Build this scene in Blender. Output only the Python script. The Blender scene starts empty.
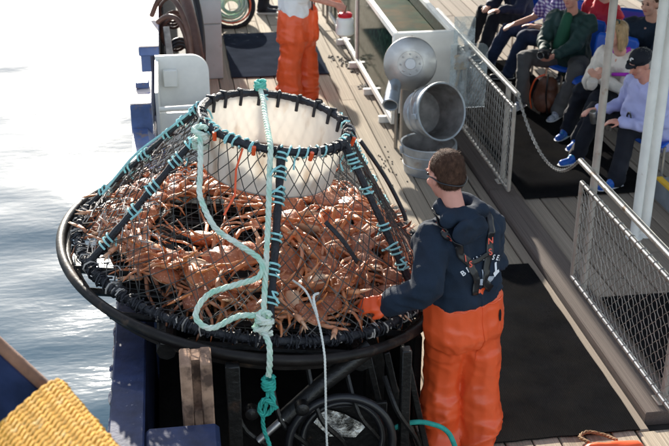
import bpy, math, random
from mathutils import Vector, Matrix, Quaternion, noise
random.seed(7)
R = math.radians
scene = bpy.context.scene
col = scene.collection

# ------------------------------------------------------------------ camera
cam_d = bpy.data.cameras.new('camera'); cam = bpy.data.objects.new('camera', cam_d); col.objects.link(cam)
cam.location = (0, 0, 3.75); cam.rotation_euler = (R(90 - 24.95), 0, R(-8.345))
cam_d.sensor_width = 36; cam_d.lens = 58.87; cam_d.clip_start = .05; cam_d.clip_end = 3000
cam_d.dof.use_dof = True; cam_d.dof.focus_distance = 5.7; cam_d.dof.aperture_fstop = 5
scene.camera = cam
# ------------------------------------------------------------------ sky and sun
SUN_AZ, SUN_EL = 5.5, 20         # degrees left of straight ahead, degrees up
w = bpy.data.worlds.new('World'); scene.world = w; w.use_nodes = True
nt = w.node_tree; nt.nodes.clear()
sky = nt.nodes.new('ShaderNodeTexSky'); sky.sky_type = 'NISHITA'; sky.sun_disc = False
sky.sun_elevation = R(SUN_EL); sky.sun_rotation = R(-SUN_AZ); sky.air_density = 1.0; sky.dust_density = .8; sky.ozone_density = 1.0
bg = nt.nodes.new('ShaderNodeBackground'); bg.inputs[1].default_value = .14
wo = nt.nodes.new('ShaderNodeOutputWorld')
hs = nt.nodes.new('ShaderNodeHueSaturation'); hs.inputs['Saturation'].default_value = .6; nt.links.new(sky.outputs[0], hs.inputs['Color']); nt.links.new(hs.outputs[0], bg.inputs[0]); nt.links.new(bg.outputs[0], wo.inputs[0])
ld = bpy.data.lights.new('sun', 'SUN'); ld.energy = 4.8; ld.angle = R(.53); ld.color = (1, .93, .82)
sun = bpy.data.objects.new('sun', ld); col.objects.link(sun)
sv = Vector((-math.sin(R(SUN_AZ)) * math.cos(R(SUN_EL)), math.cos(R(SUN_AZ)) * math.cos(R(SUN_EL)), math.sin(R(SUN_EL))))
sun.rotation_euler = (-sv).to_track_quat('-Z', 'Y').to_euler(); sun.location = sv * 30
vs = scene.view_settings
vs.view_transform = 'Standard'; vs.look = 'None'; vs.exposure = 1.3; vs.gamma = 1; vs.use_curve_mapping = False

# ------------------------------------------------------------------ materials
MATS = {}
def mat(name, c, rough=.6, metal=0, var=.25, scale=6, bump=.0, bscale=40, c2=None, c2amt=.5, c2scale=3, stretch=(1, 1, 1), rnd=0,
        world=False, trans=0, sss=0, alpha=1, coat=0, ior=1.45, rvar=0, c2soft=.12, spec=.5):
    if name in MATS: return MATS[name]
    m = bpy.data.materials.new(name); m.use_nodes = True; n = m.node_tree.nodes; l = m.node_tree.links
    p = n['Principled BSDF']
    p.inputs['Roughness'].default_value = rough; p.inputs['Metallic'].default_value = metal; p.inputs['IOR'].default_value = ior
    p.inputs['Transmission Weight'].default_value = trans; p.inputs['Alpha'].default_value = alpha; p.inputs['Coat Weight'].default_value = coat
    p.inputs['Specular IOR Level'].default_value = spec
    if sss: p.inputs['Subsurface Weight'].default_value = sss; p.inputs['Subsurface Radius'].default_value = (.02, .01, .006)
    oi = n.new('ShaderNodeObjectInfo')
    if world:
        g = n.new('ShaderNodeNewGeometry'); src = g.outputs['Position']
    else:
        tc = n.new('ShaderNodeTexCoord'); ad = n.new('ShaderNodeVectorMath'); ad.operation = 'ADD'
        ml = n.new('ShaderNodeMath'); ml.operation = 'MULTIPLY'; ml.inputs[1].default_value = 37
        l.new(oi.outputs['Random'], ml.inputs[0]); l.new(tc.outputs['Object'], ad.inputs[0]); l.new(ml.outputs[0], ad.inputs[1]); src = ad.outputs[0]
    mp = n.new('ShaderNodeMapping'); mp.inputs['Scale'].default_value = stretch; l.new(src, mp.inputs[0])
    def nz(s, d=4, r=.55):
        t = n.new('ShaderNodeTexNoise'); t.inputs['Scale'].default_value = s; t.inputs['Detail'].default_value = d; t.inputs['Roughness'].default_value = r
        l.new(mp.outputs[0], t.inputs['Vector']); return t.outputs[0]
    f = nz(scale)
    mr = n.new('ShaderNodeMapRange'); mr.inputs[1].default_value = .3; mr.inputs[2].default_value = .7
    mr.inputs[3].default_value = 1 - var; mr.inputs[4].default_value = 1 + var; l.new(f, mr.inputs[0])
    val = mr.outputs[0]
    if rnd:
        r2 = n.new('ShaderNodeMapRange'); r2.inputs[3].default_value = 1 - rnd; r2.inputs[4].default_value = 1 + rnd; l.new(oi.outputs['Random'], r2.inputs[0])
        mm = n.new('ShaderNodeMath'); mm.operation = 'MULTIPLY'; l.new(val, mm.inputs[0]); l.new(r2.outputs[0], mm.inputs[1]); val = mm.outputs[0]
    vm = n.new('ShaderNodeVectorMath'); vm.operation = 'SCALE'; vm.inputs[0].default_value = c[:3]; l.new(val, vm.inputs['Scale'])
    out = vm.outputs[0]
    if c2:
        s = nz(c2scale, 5, .6); rr = n.new('ShaderNodeMapRange'); th = .5 + (.5 - c2amt) * .5
        rr.inputs[1].default_value = th - c2soft / 2; rr.inputs[2].default_value = th + c2soft / 2; l.new(s, rr.inputs[0])
        mx = n.new('ShaderNodeMix'); mx.data_type = 'RGBA'; l.new(rr.outputs[0], mx.inputs[0]); l.new(out, mx.inputs[6]); mx.inputs[7].default_value = (*c2[:3], 1)
        out = mx.outputs[2]
    l.new(out, p.inputs['Base Color'])
    if rvar:
        r3 = n.new('ShaderNodeMapRange'); r3.inputs[1].default_value = .3; r3.inputs[2].default_value = .7
        r3.inputs[3].default_value = max(.02, rough - rvar); r3.inputs[4].default_value = min(1, rough + rvar); l.new(nz(scale * 2.3), r3.inputs[0]); l.new(r3.outputs[0], p.inputs['Roughness'])
    if bump:
        b = n.new('ShaderNodeBump'); b.inputs['Strength'].default_value = bump; b.inputs['Distance'].default_value = .01
        l.new(nz(bscale, 5), b.inputs['Height']); l.new(b.outputs[0], p.inputs['Normal'])
    MATS[name] = m; return m

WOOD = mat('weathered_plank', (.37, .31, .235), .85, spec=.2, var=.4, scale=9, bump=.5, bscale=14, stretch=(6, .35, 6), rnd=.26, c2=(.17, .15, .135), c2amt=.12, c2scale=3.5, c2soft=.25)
WOODD = mat('shaded_brown_plank', (.29, .24, .19), .85, spec=.2, var=.35, scale=9, bump=.5, bscale=14, stretch=(6, .35, 6), rnd=.24, c2=(.12, .1, .085), c2amt=.14, c2scale=3, c2soft=.25)  # plank colour darkened in place of shade beyond the fence
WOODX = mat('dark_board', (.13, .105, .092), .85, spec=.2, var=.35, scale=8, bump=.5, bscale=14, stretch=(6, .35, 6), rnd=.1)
GAP = mat('plank_gap', (.04, .035, .03), .9)
MATB = mat('black_mat', (.0125, .0125, .0135), 1, spec=.0, var=.3, scale=3, bump=.5, bscale=220, c2=(.016, .015, .014), c2amt=.3, c2scale=5, c2soft=.4)
for _m in (MATB,):
    _n = _m.node_tree.nodes; _l = _m.node_tree.links; _g = _n.new('ShaderNodeNewGeometry'); _w = _n.new('ShaderNodeTexWave'); _w.bands_direction = 'X'; _w.inputs['Scale'].default_value = 28; _w.inputs['Distortion'].default_value = .3; _l.new(_g.outputs['Position'], _w.inputs[0])
    _b = _n.new('ShaderNodeBump'); _b.inputs['Strength'].default_value = .8; _b.inputs['Distance'].default_value = .004; _l.new(_w.outputs['Fac'], _b.inputs['Height']); _p = _n['Principled BSDF']; _l.new(_p.inputs['Normal'].links[0].from_socket, _b.inputs['Normal']); _l.new(_b.outputs[0], _p.inputs['Normal'])
MATG = mat('grey_mat', (.03, .036, .05), 1, spec=.0, var=.2, scale=4, bump=.4, bscale=200)
BLUE = mat('blue_paint', (.075, .115, .25), .5, var=.3, scale=7, bump=.25, bscale=25, c2=(.2, .15, .13), c2amt=.24, c2scale=9, c2soft=.08, coat=.2)
CAPW = mat('worn_cap', (.62, .52, .48), .6, var=.2, scale=10, bump=.4, bscale=40, c2=(.16, .15, .3), c2amt=.28, c2scale=12, c2soft=.15)
NAVYP = mat('navy_paint', (.018, .028, .075), .6, spec=.2, var=.35, scale=9, bump=.3, bscale=30, c2=(.2, .2, .24), c2amt=.1, c2scale=26, c2soft=.06, coat=.05)
SCRAPE = mat('scraped_edge', (.45, .4, .37), .8, var=.4, scale=18, bump=.8, bscale=30, c2=(.05, .06, .12), c2amt=.4, c2scale=16)
WHITEP = mat('white_paint', (.80, .79, .74), .45, var=.08, scale=6, bump=.1, bscale=30, c2=(.35, .25, .18), c2amt=.06, c2scale=8, c2soft=.1)
GREYP = mat('grey_paint', (.38, .49, .50), .5, var=.1, scale=4, c2=(.3, .28, .26), c2amt=.04, c2scale=7)
BLACKS = mat('black_steel', (.011, .0105, .010), .38, spec=.45, var=.5, scale=8, bump=.5, bscale=35, metal=.0, c2=(.05, .028, .018), c2amt=.12, c2scale=7)
RINGM = mat('ring_rubber', (.012, .0095, .0085), .5, spec=.3, var=.5, scale=6, bump=.2, bscale=30, c2=(.07, .045, .03), c2amt=.22, c2scale=5, rvar=.12)
RUST = mat('rust', (.2, .105, .065), .8, var=.45, scale=9, bump=.8, bscale=30, c2=(.05, .04, .038), c2amt=.35, c2scale=8)
RUSTG = mat('worn_metal', (.33, .21, .145), .85, spec=.1, var=.4, scale=9, bump=.8, bscale=30, c2=(.1, .065, .05), c2amt=.38, c2scale=8)
STEEL = mat('stainless', (.40, .39, .38), .42, metal=1, var=.12, scale=5, stretch=(1, 1, 1), bump=.04, bscale=60, rvar=.1)
GALV = mat('galvanised', (.42, .46, .49), .5, metal=.6, var=.28, scale=7, bump=.15, bscale=18, c2=(.3, .28, .26), c2amt=.2, c2scale=5, rvar=.12)
RAILM = mat('rail_steel', (.62, .58, .53), .33, metal=.85, var=.2, scale=8, bump=.1, bscale=60, c2=(.28, .2, .14), c2amt=.2, c2scale=12)
POLEM = mat('grey_pole', (.4, .36, .31), .5, metal=.2, var=.2, scale=7, c2=(.25, .17, .1), c2amt=.18, c2scale=9)
WIREM = mat('wire', (.32, .30, .27), .5, metal=.6, var=.3)
PLASTW = None
NETM = mat('net_twine', (.09, .083, .075), .8, var=.6, scale=9, c2=(.022, .024, .022), c2amt=.4, c2scale=3, c2soft=.3)
NETL = mat('pale_twine', (.36, .33, .30), .8, var=.4, scale=12)
WRAP = mat('black_wrap', (.014, .015, .02), .55, var=.5, scale=30, bump=.8, bscale=70)
TEAL = mat('teal_twine', (.33, .66, .66), .7, var=.2, scale=30, bump=.3, bscale=200)
ROPEW = mat('pale_green_rope', (.68, .74, .64), .8, var=.14, scale=22, bump=.4, bscale=180, c2=(.30, .62, .46), c2amt=.34, c2scale=9, c2soft=.3)
ROPEG = mat('teal_rope', (.03, .36, .29), .7, var=.25, scale=25, bump=.4, bscale=180)
LINEW = mat('white_line', (.72, .72, .66), .75, var=.12, scale=30, bump=.3, bscale=200)
ROPEY = mat('yellow_rope', (.55, .30, .045), .85, var=.22, scale=25, bump=.4, bscale=150, c2=(.66, .48, .2), c2amt=.25, c2scale=18)
ORANGE = mat('orange_oilskin', (.80, .10, .024), .42, var=.1, scale=5, bump=.12, bscale=30, coat=.1)
NAVY = mat('navy_fleece', (.0075, .017, .034), .9, var=.25, scale=8, bump=.25, bscale=160)
SKIN = mat('skin', (.62, .33, .24), .5, var=.1, scale=12, sss=.15, bump=.05, bscale=150)
SKINR = mat('ruddy_skin', (.60, .28, .21), .5, var=.12, scale=12, sss=.15)
HAIRB = mat('brown_hair', (.075, .038, .024), .75, spec=.2, var=.5, scale=60, bump=.9, bscale=120, stretch=(1, 1, .35))
HAIRL = mat('blonde_hair', (.42, .27, .13), .5, var=.4, scale=40, bump=.8, bscale=90, stretch=(1, 1, .2))
HAIRG = mat('grey_hair', (.35, .33, .31), .6, var=.3, scale=50, bump=.6, bscale=90)
WHITEC = mat('white_cotton', (.8, .8, .82), .85, var=.05, scale=8, bump=.1, bscale=100)
GREENJ = mat('green_jacket', (.012, .04, .037), .7, var=.25, scale=6, bump=.15, bscale=60)
GREENS = mat('green_shirt', (.01, .075, .04), .8, var=.2)
GREYT = mat('grey_trousers', (.1, .098, .1), .85, var=.2, bump=.1, bscale=100)
NAVYT = mat('navy_trousers', (.008, .01, .018), .85, var=.2, bump=.1, bscale=100)
FLEECE = mat('cream_fleece', (.72, .66, .58), .95, var=.1, scale=14, bump=.5, bscale=90)
PURPLE = mat('purple_trim', (.36, .02, .42), .7)
LAV = mat('lavender_shirt', (.42, .44, .72), .8, var=.08, scale=6, bump=.1, bscale=120)
BLUES = mat('blue_plastic', (.01, .09, .5), .3, var=.1)
JEAN = mat('denim', (.02, .035, .085), .85, var=.25, scale=10, bump=.2, bscale=150)
REDC = mat('red_jacket', (.5, .012, .025), .7, var=.15)
BLUEJ = mat('blue_jacket', (.012, .018, .05), .75, var=.2)
SHOEG = mat('grey_shoe', (.42, .45, .52), .6, var=.3, scale=30, c2=(.1, .12, .2), c2amt=.35, c2scale=25)
SHOEB = mat('blue_shoe', (.01, .09, .42), .5, var=.2, c2=(.05, .45, .45), c2amt=.28, c2scale=22)
SHOED = mat('dark_shoe', (.015, .018, .03), .5, var=.3, scale=30)
WHITER = mat('white_rubber', (.75, .75, .75), .5, var=.05)
BLACKP = mat('black_plastic', (.012, .012, .014), .35, var=.3)
LEATHER = mat('brown_leather', (.13, .05, .03), .5, var=.3, scale=8, bump=.2, bscale=60)
YELLOW = mat('yellow_paint', (.78, .45, .02), .6, var=.12, scale=12)
REDL = mat('red_lid', (.6, .015, .03), .35, var=.1)
JUGM = mat('milky_plastic', (.82, .80, .76), .4, var=.04, sss=.3)
LETR = mat('red_lettering', (.75, .12, .08), .6, var=.1)
LETW = mat('white_lettering', (.75, .76, .78), .7, var=.08)
LETG = mat('grey_print', (.4, .43, .48), .8, var=.3, scale=40)
ALGAE = mat('tank_bottom', (.09, .055, .03), .7, var=.5, scale=9, c2=(.03, .05, .03), c2amt=.4, c2scale=6)
EYEM = mat('eye_dark', (.02, .015, .012), .2)
LIPM = mat('lips', (.42, .13, .12), .5)

def plaid_mat():
    m = bpy.data.materials.new('plaid_cotton'); m.use_nodes = True; n = m.node_tree.nodes; l = m.node_tree.links; p = n['Principled BSDF']; p.inputs['Roughness'].default_value = .85
    tc = n.new('ShaderNodeTexCoord'); outs = []
    for d, s in (('X', 17), ('Z', 17)):
        wv = n.new('ShaderNodeTexWave'); wv.bands_direction = d; wv.inputs['Scale'].default_value = s / 2; wv.inputs['Distortion'].default_value = .8; l.new(tc.outputs['Object'], wv.inputs[0]); outs.append(wv.outputs['Fac'])
    a = n.new('ShaderNodeMath'); a.operation = 'ADD'; l.new(outs[0], a.inputs[0]); l.new(outs[1], a.inputs[1])
    r = n.new('ShaderNodeValToRGB'); h = n.new('ShaderNodeMath'); h.operation = 'MULTIPLY'; h.inputs[1].default_value = .5; l.new(a.outputs[0], h.inputs[0]); l.new(h.outputs[0], r.inputs[0])
    e = r.color_ramp.elements; e[0].color = (.03, .04, .2, 1); e[1].color = (.75, .74, .8, 1); x = e.new(.45); x.color = (.2, .1, .3, 1); x = e.new(.6); x.color = (.35, .3, .55, 1)
    l.new(r.outputs[0], p.inputs['Base Color']); return m
PLAID = plaid_mat()

def crab_mat():
    m = bpy.data.materials.new('crab_shell'); m.use_nodes = True; n = m.node_tree.nodes; l = m.node_tree.links; p = n['Principled BSDF']
    p.inputs['Roughness'].default_value = .5; p.inputs['Coat Weight'].default_value = .08; p.inputs['Coat Roughness'].default_value = .25
    oi = n.new('ShaderNodeObjectInfo'); tc = n.new('ShaderNodeTexCoord'); nz = n.new('ShaderNodeTexNoise'); nz.inputs['Scale'].default_value = 26; nz.inputs['Detail'].default_value = 5
    ad = n.new('ShaderNodeVectorMath'); ad.operation = 'ADD'; l.new(tc.outputs['Object'], ad.inputs[0]); l.new(oi.outputs['Random'], ad.inputs[1]); l.new(ad.outputs[0], nz.inputs[0])
    at = n.new('ShaderNodeAttribute'); at.attribute_name = 'tone'
    r1 = n.new('ShaderNodeValToRGB'); e = r1.color_ramp.elements; e[0].position = .3; e[0].color = (.18, .04, .017, 1); e[1].position = .74; e[1].color = (.70, .38, .23, 1); x = e.new(.5); x.color = (.50, .14, .035, 1)
    l.new(nz.outputs[0], r1.inputs[0])
    r2 = n.new('ShaderNodeValToRGB'); e = r2.color_ramp.elements; e[0].color = (.22, .05, .02, 1); e[1].color = (.68, .40, .26, 1); x = e.new(.35); x.color = (.72, .22, .045, 1); x = e.new(.65); x.color = (.52, .17, .07, 1); l.new(oi.outputs['Random'], r2.inputs[0])
    mx = n.new('ShaderNodeMix'); mx.data_type = 'RGBA'; mx.inputs[0].default_value = .65; l.new(r1.outputs[0], mx.inputs[6]); l.new(r2.outputs[0], mx.inputs[7])
    vo = n.new('ShaderNodeTexVoronoi'); vo.inputs['Scale'].default_value = 75; l.new(ad.outputs[0], vo.inputs[0])
    rv = n.new('ShaderNodeValToRGB'); e = rv.color_ramp.elements; e[0].position = .12; e[0].color = (.70, .42, .30, 1); e[1].position = .36; e[1].color = (.27, .075, .035, 1); l.new(vo.outputs['Distance'], rv.inputs[0])
    sh = n.new('ShaderNodeMix'); sh.data_type = 'RGBA'; l.new(nz.outputs[0], sh.inputs[0]); l.new(rv.outputs[0], sh.inputs[6]); l.new(mx.outputs[2], sh.inputs[7])
    gt = n.new('ShaderNodeMath'); gt.operation = 'GREATER_THAN'; gt.inputs[1].default_value = 1.5; l.new(at.outputs['Fac'], gt.inputs[0])
    lt = n.new('ShaderNodeMath'); lt.operation = 'SUBTRACT'; l.new(at.outputs['Fac'], lt.inputs[0]); g2 = n.new('ShaderNodeMath'); g2.operation = 'MULTIPLY'; g2.inputs[1].default_value = 2; l.new(gt.outputs[0], g2.inputs[0]); l.new(g2.outputs[0], lt.inputs[1]); lt.use_clamp = True
    m1 = n.new('ShaderNodeMix'); m1.data_type = 'RGBA'; l.new(gt.outputs[0], m1.inputs[0]); l.new(mx.outputs[2], m1.inputs[6]); l.new(sh.outputs[2], m1.inputs[7])
    m2 = n.new('ShaderNodeMix'); m2.data_type = 'RGBA'; l.new(lt.outputs[0], m2.inputs[0]); l.new(m1.outputs[2], m2.inputs[6]); m2.inputs[7].default_value = (.68, .44, .28, 1)
    l.new(m2.outputs[2], p.inputs['Base Color'])
    b = n.new('ShaderNodeBump'); b.inputs['Strength'].default_value = .5; b.inputs['Distance'].default_value = .006; n2 = n.new('ShaderNodeTexNoise'); n2.inputs['Scale'].default_value = 110; l.new(ad.outputs[0], n2.inputs[0]); l.new(n2.outputs[0], b.inputs['Height']); l.new(b.outputs[0], p.inputs['Normal'])
    return m
CRAB = crab_mat()
PIT = mat('shade_black', (.012, .0115, .011), .7, var=.5, scale=6, bump=.4, bscale=30, spec=.15)  # near-black standing in for deep shade below the pot and rail

def translucent_mat():
    m = bpy.data.materials.new('cream_plastic'); m.use_nodes = True; n = m.node_tree.nodes; l = m.node_tree.links; p = n['Principled BSDF']
    tc = n.new('ShaderNodeTexCoord'); nz = n.new('ShaderNodeTexNoise'); nz.inputs['Scale'].default_value = 9; nz.inputs['Detail'].default_value = 5; mp = n.new('ShaderNodeMapping'); mp.inputs['Scale'].default_value = (1, 1, .35)
    l.new(tc.outputs['Object'], mp.inputs[0]); l.new(mp.outputs[0], nz.inputs[0])
    r = n.new('ShaderNodeValToRGB'); e = r.color_ramp.elements; e[0].position = .28; e[0].color = (.58, .47, .36, 1); e[1].position = .46; e[1].color = (.86, .84, .79, 1); l.new(nz.outputs[0], r.inputs[0])
    l.new(r.outputs[0], p.inputs['Base Color']); p.inputs['Roughness'].default_value = .45
    t = n.new('ShaderNodeBsdfTranslucent'); l.new(r.outputs[0], t.inputs[0]); ms = n.new('ShaderNodeMixShader'); ms.inputs[0].default_value = .45
    l.new(p.outputs[0], ms.inputs[1]); l.new(t.outputs[0], ms.inputs[2]); l.new(ms.outputs[0], n['Material Output'].inputs[0]); return m
PLASTW = translucent_mat()

def sheet_mat(name, tint, amount, rough=.08, diff=(.6, .7, .7), noise_scale=0):
    m = bpy.data.materials.new(name); m.use_nodes = True; n = m.node_tree.nodes; l = m.node_tree.links; n.remove(n['Principled BSDF'])
    tr = n.new('ShaderNodeBsdfTransparent'); tr.inputs[0].default_value = (*tint, 1); d = n.new('ShaderNodeBsdfDiffuse'); d.inputs[0].default_value = (*diff, 1)
    g = n.new('ShaderNodeBsdfGlossy'); g.inputs['Roughness'].default_value = rough; lw = n.new('ShaderNodeFresnel'); lw.inputs[0].default_value = 1.25
    a = n.new('ShaderNodeMixShader'); a.inputs[0].default_value = amount; l.new(tr.outputs[0], a.inputs[1]); l.new(d.outputs[0], a.inputs[2])
    if noise_scale:
        tc = n.new('ShaderNodeTexCoord'); nz = n.new('ShaderNodeTexNoise'); nz.inputs['Scale'].default_value = noise_scale; nz.inputs['Detail'].default_value = 8; nz.inputs['Roughness'].default_value = .7; l.new(tc.outputs['Object'], nz.inputs[0])
        mr = n.new('ShaderNodeMapRange'); mr.inputs[1].default_value = .45; mr.inputs[2].default_value = .6; mr.inputs[3].default_value = amount * .4; mr.inputs[4].default_value = min(1, amount * 1.8); l.new(nz.outputs[0], mr.inputs[0]); l.new(mr.outputs[0], a.inputs[0])
    b = n.new('ShaderNodeMixShader'); l.new(lw.outputs[0], b.inputs[0]); l.new(a.outputs[0], b.inputs[1]); l.new(g.outputs[0], b.inputs[2]); l.new(b.outputs[0], n['Material Output'].inputs[0]); return m
GLASSG = sheet_mat('green_glass', (.30, .62, .48), .6, diff=(.018, .055, .036), noise_scale=16)
ACRYL = sheet_mat('clear_acrylic', (.92, .95, .95), .3, .12, (.62, .68, .7), 5)

def water_mat():
    m = bpy.data.materials.new('sea_water'); m.use_nodes = True; n = m.node_tree.nodes; l = m.node_tree.links; p = n['Principled BSDF']
    p.inputs['Base Color'].default_value = (.034, .078, .115, 1); p.inputs['Roughness'].default_value = .05; p.inputs['IOR'].default_value = 1.333
    g = n.new('ShaderNodeNewGeometry'); mp = n.new('ShaderNodeMapping'); mp.inputs['Scale'].default_value = (1, 1.3, 1); l.new(g.outputs['Position'], mp.inputs[0])
    nz = n.new('ShaderNodeTexNoise'); nz.inputs['Scale'].default_value = 2.6; nz.inputs['Detail'].default_value = 5; nz.inputs['Roughness'].default_value = .42; l.new(mp.outputs[0], nz.inputs[0])
    b = n.new('ShaderNodeBump'); b.inputs['Strength'].default_value = .09; b.inputs['Distance'].default_value = .05; l.new(nz.outputs[0], b.inputs['Height'])
    m3 = n.new('ShaderNodeMapping'); m3.inputs['Scale'].default_value = (.55, 1.5, 1); l.new(g.outputs['Position'], m3.inputs[0]); n3 = n.new('ShaderNodeTexNoise'); n3.inputs['Scale'].default_value = 8; n3.inputs['Detail'].default_value = 3; l.new(m3.outputs[0], n3.inputs[0])
    b3 = n.new('ShaderNodeBump'); b3.inputs['Strength'].default_value = .16; b3.inputs['Distance'].default_value = .02; l.new(n3.outputs[0], b3.inputs['Height']); l.new(b.outputs[0], b3.inputs['Normal']); l.new(b3.outputs[0], p.inputs['Normal'])
    return m
WATER = water_mat()
TANKW = mat('tank_water', (.02, .042, .026), .6, var=.4, scale=4, bump=.3, bscale=7, ior=1.33, spec=.03, c2=(.09, .06, .03), c2amt=.4, c2scale=3, c2soft=.3)

# ------------------------------------------------------------------ mesh helpers
def V(*a): return Vector(a if len(a) > 1 else a[0])
def frame(d):
    d = V(d).normalized(); u = V(0, 0, 1) if abs(d.z) < .95 else V(1, 0, 0)
    a = d.cross(u).normalized(); return a, a.cross(d).normalized()
class MB:
    def __init__(s): s.v = []; s.f = []; s.t = []
    def add(s, vs, fs, tone=0):
        o = len(s.v); s.v += [tuple(p) for p in vs]; s.f += [tuple(i + o for i in f) for f in fs]
        s.t += [tone] * len(vs) if not isinstance(tone, list) else tone
        return s
    def box(s, lo, hi, M=None, bev=0):
        (x0, y0, z0), (x1, y1, z1) = lo, hi
        if bev:
            b = bev; P = []
            for (sx, cx) in ((0, x0), (1, x1)):
                pass
            vs = []; fs = []
            for z, ins in ((z0, b), (z0 + b, 0), (z1 - b, 0), (z1, b)):
                vs += [(x0 + ins + (b if not ins else 0), y0 + ins, z), (x1 - ins - (b if not ins else 0), y0 + ins, z), (x1 - ins, y0 + ins + (b if not ins else 0), z), (x1 - ins, y1 - ins - (b if not ins else 0), z),
                       (x1 - ins - (b if not ins else 0), y1 - ins, z), (x0 + ins + (b if not ins else 0), y1 - ins, z), (x0 + ins, y1 - ins - (b if not ins else 0), z), (x0 + ins, y0 + ins + (b if not ins else 0), z)]
            for k in range(3):
                for i in range(8): j = (i + 1) % 8; fs.append((k * 8 + i, k * 8 + j, k * 8 + 8 + j, k * 8 + 8 + i))
            fs.append(tuple(reversed(range(8)))); fs.append(tuple(range(24, 32)))
        else:
            vs = [(x0, y0, z0), (x1, y0, z0), (x1, y1, z0), (x0, y1, z0), (x0, y0, z1), (x1, y0, z1), (x1, y1, z1), (x0, y1, z1)]
            fs = [(3, 2, 1, 0), (4, 5, 6, 7), (0, 1, 5, 4), (1, 2, 6, 5), (2, 3, 7, 6), (3, 0, 4, 7)]
        if M: vs = [M @ V(p) for p in vs]
        return s.add(vs, fs)
    def tube(s, pts, r, n=8, closed=False, cap=True, tone=0, flat=1):
        pts = [V(p) for p in pts]; N = len(pts); vs = []; fs = []; a = None
        for i, p in enumerate(pts):
            d = (pts[(i + 1) % N] - pts[i - 1]) if closed else (pts[min(i + 1, N - 1)] - pts[max(i - 1, 0)])
            if d.length < 1e-9: d = V(0, 0, 1)
            d.normalize()
            if a is None: a, b = frame(d)
            else:
                a = (a - d * a.dot(d))
                a = a.normalized() if a.length > 1e-6 else frame(d)[0]
                b = a.cross(d).normalized()
            rr = r[i] if isinstance(r, (list, tuple)) else r
            for k in range(n):
                t = 2 * math.pi * k / n; vs.append(p + (a * math.cos(t) + b * math.sin(t) * flat) * rr)
        M = N if closed else N - 1
        for i in range(M):
            for k in range(n):
                k2 = (k + 1) % n; i2 = (i + 1) % N
                fs.append((i * n + k, i * n + k2, i2 * n + k2, i2 * n + k))
        if cap and not closed: fs.append(tuple(reversed(range(n)))); fs.append(tuple(range((N - 1) * n, N * n)))
        if isinstance(tone, tuple): tone = [q for q in tone for _ in range(n)]
        return s.add(vs, fs, tone)
    def lathe(s, prof, n=24, M=None, closed_prof=False):
        vs = []; fs = []; m = len(prof)
        for (r, z) in prof:
            for k in range(n): t = 2 * math.pi * k / n; vs.append((r * math.cos(t), r * math.sin(t), z))
        for i in range(m if closed_prof else m - 1):
            for k in range(n): k2 = (k + 1) % n; i2 = (i + 1) % m; fs.append((i * n + k, i * n + k2, i2 * n + k2, i2 * n + k))
        if not closed_prof: fs.append(tuple(reversed(range(n)))); fs.append(tuple(range((m - 1) * n, m * n)))
        if M: vs = [M @ V(p) for p in vs]
        return s.add(vs, fs)
    def ell(s, c, r, n=12, m=8, Q=None, tone=0):
        c = V(c); vs = []; fs = []
        r = (r, r, r) if isinstance(r, (int, float)) else r
        for i in range(1, m):
            ph = math.pi * i / m
            for k in range(n):
                t = 2 * math.pi * k / n; vs.append(V(r[0] * math.sin(ph) * math.cos(t), r[1] * math.sin(ph) * math.sin(t), r[2] * math.cos(ph)))
        vs.append(V(0, 0, r[2])); vs.append(V(0, 0, -r[2])); T = len(vs) - 2
        for i in range(m - 2):
            for k in range(n): k2 = (k + 1) % n; fs.append((i * n + k, (i + 1) * n + k, (i + 1) * n + k2, i * n + k2))
        for k in range(n): k2 = (k + 1) % n; fs.append((T, k, k2)); fs.append((T + 1, (m - 2) * n + k2, (m - 2) * n + k))
        vs = [c + (Q @ p if Q else p) for p in vs]
        return s.add(vs, fs, tone)
    def cap(s, p0, r0, p1, r1, n=12):
        p0 = V(p0); p1 = V(p1); d = p1 - p0; L = d.length
        d = d / L if L > 1e-6 else V(0, 0, 1); a, b = frame(d); rings = []
        for k in (-80, -50, -20): q = R(k); rings.append((p0 + d * r0 * math.sin(q), r0 * math.cos(q)))
        for k in (20, 50, 80): q = R(k); rings.append((p1 + d * r1 * math.sin(q), r1 * math.cos(q)))
        vs = []; fs = []
        for c, r in rings:
            for k in range(n): t = 2 * math.pi * k / n; vs.append(c + (a * math.cos(t) + b * math.sin(t)) * r)
        for i in range(5):
            for k in range(n): k2 = (k + 1) % n; fs.append((i * n + k, i * n + k2, i * n + n + k2, i * n + n + k))
        fs.append(tuple(reversed(range(n)))); fs.append(tuple(range(5 * n, 6 * n)))
        return s.add(vs, fs)
    def chain(s, L):
        for (p0, r0), (p1, r1) in zip(L, L[1:]): s.cap(p0, r0, p1, r1)
        return s
    def mesh(s, name, m, smooth=True):
        me = bpy.data.meshes.new(name); me.from_pydata(s.v, [], s.f); me.validate(); me.materials.append(m)
        if any(s.t) and len(me.vertices) == len(s.t):
            a = me.attributes.new('tone', 'FLOAT', 'POINT'); a.data.foreach_set('value', s.t)
        import bmesh
        bm = bmesh.new(); bm.from_mesh(me); bmesh.ops.recalc_face_normals(bm, faces=bm.faces); bm.to_mesh(me); bm.free()
        if smooth:
            me.polygons.foreach_set('use_smooth', [True] * len(me.polygons))
            me.set_sharp_from_angle(angle=R(38))
        return me
    def build(s, name, m, parent=None, smooth=True, loc=None):
        return link(name, s.mesh(name, m, smooth), parent, loc)
def link(name, data, parent=None, loc=None):
    o = bpy.data.objects.new(name, data); col.objects.link(o)
    if loc is not None: o.location = loc
    if parent: o.parent = parent
    return o
def tag(o, label=None, cat=None, group=None, kind=None):
    if label: o['label'] = label
    if cat: o['category'] = cat
    if group: o['group'] = group
    if kind: o['kind'] = kind
    return o
def empty(name, loc=(0, 0, 0), **k):
    o = link(name, None); o.location = loc; o.empty_display_size = .1; return tag(o, **k)
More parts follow.
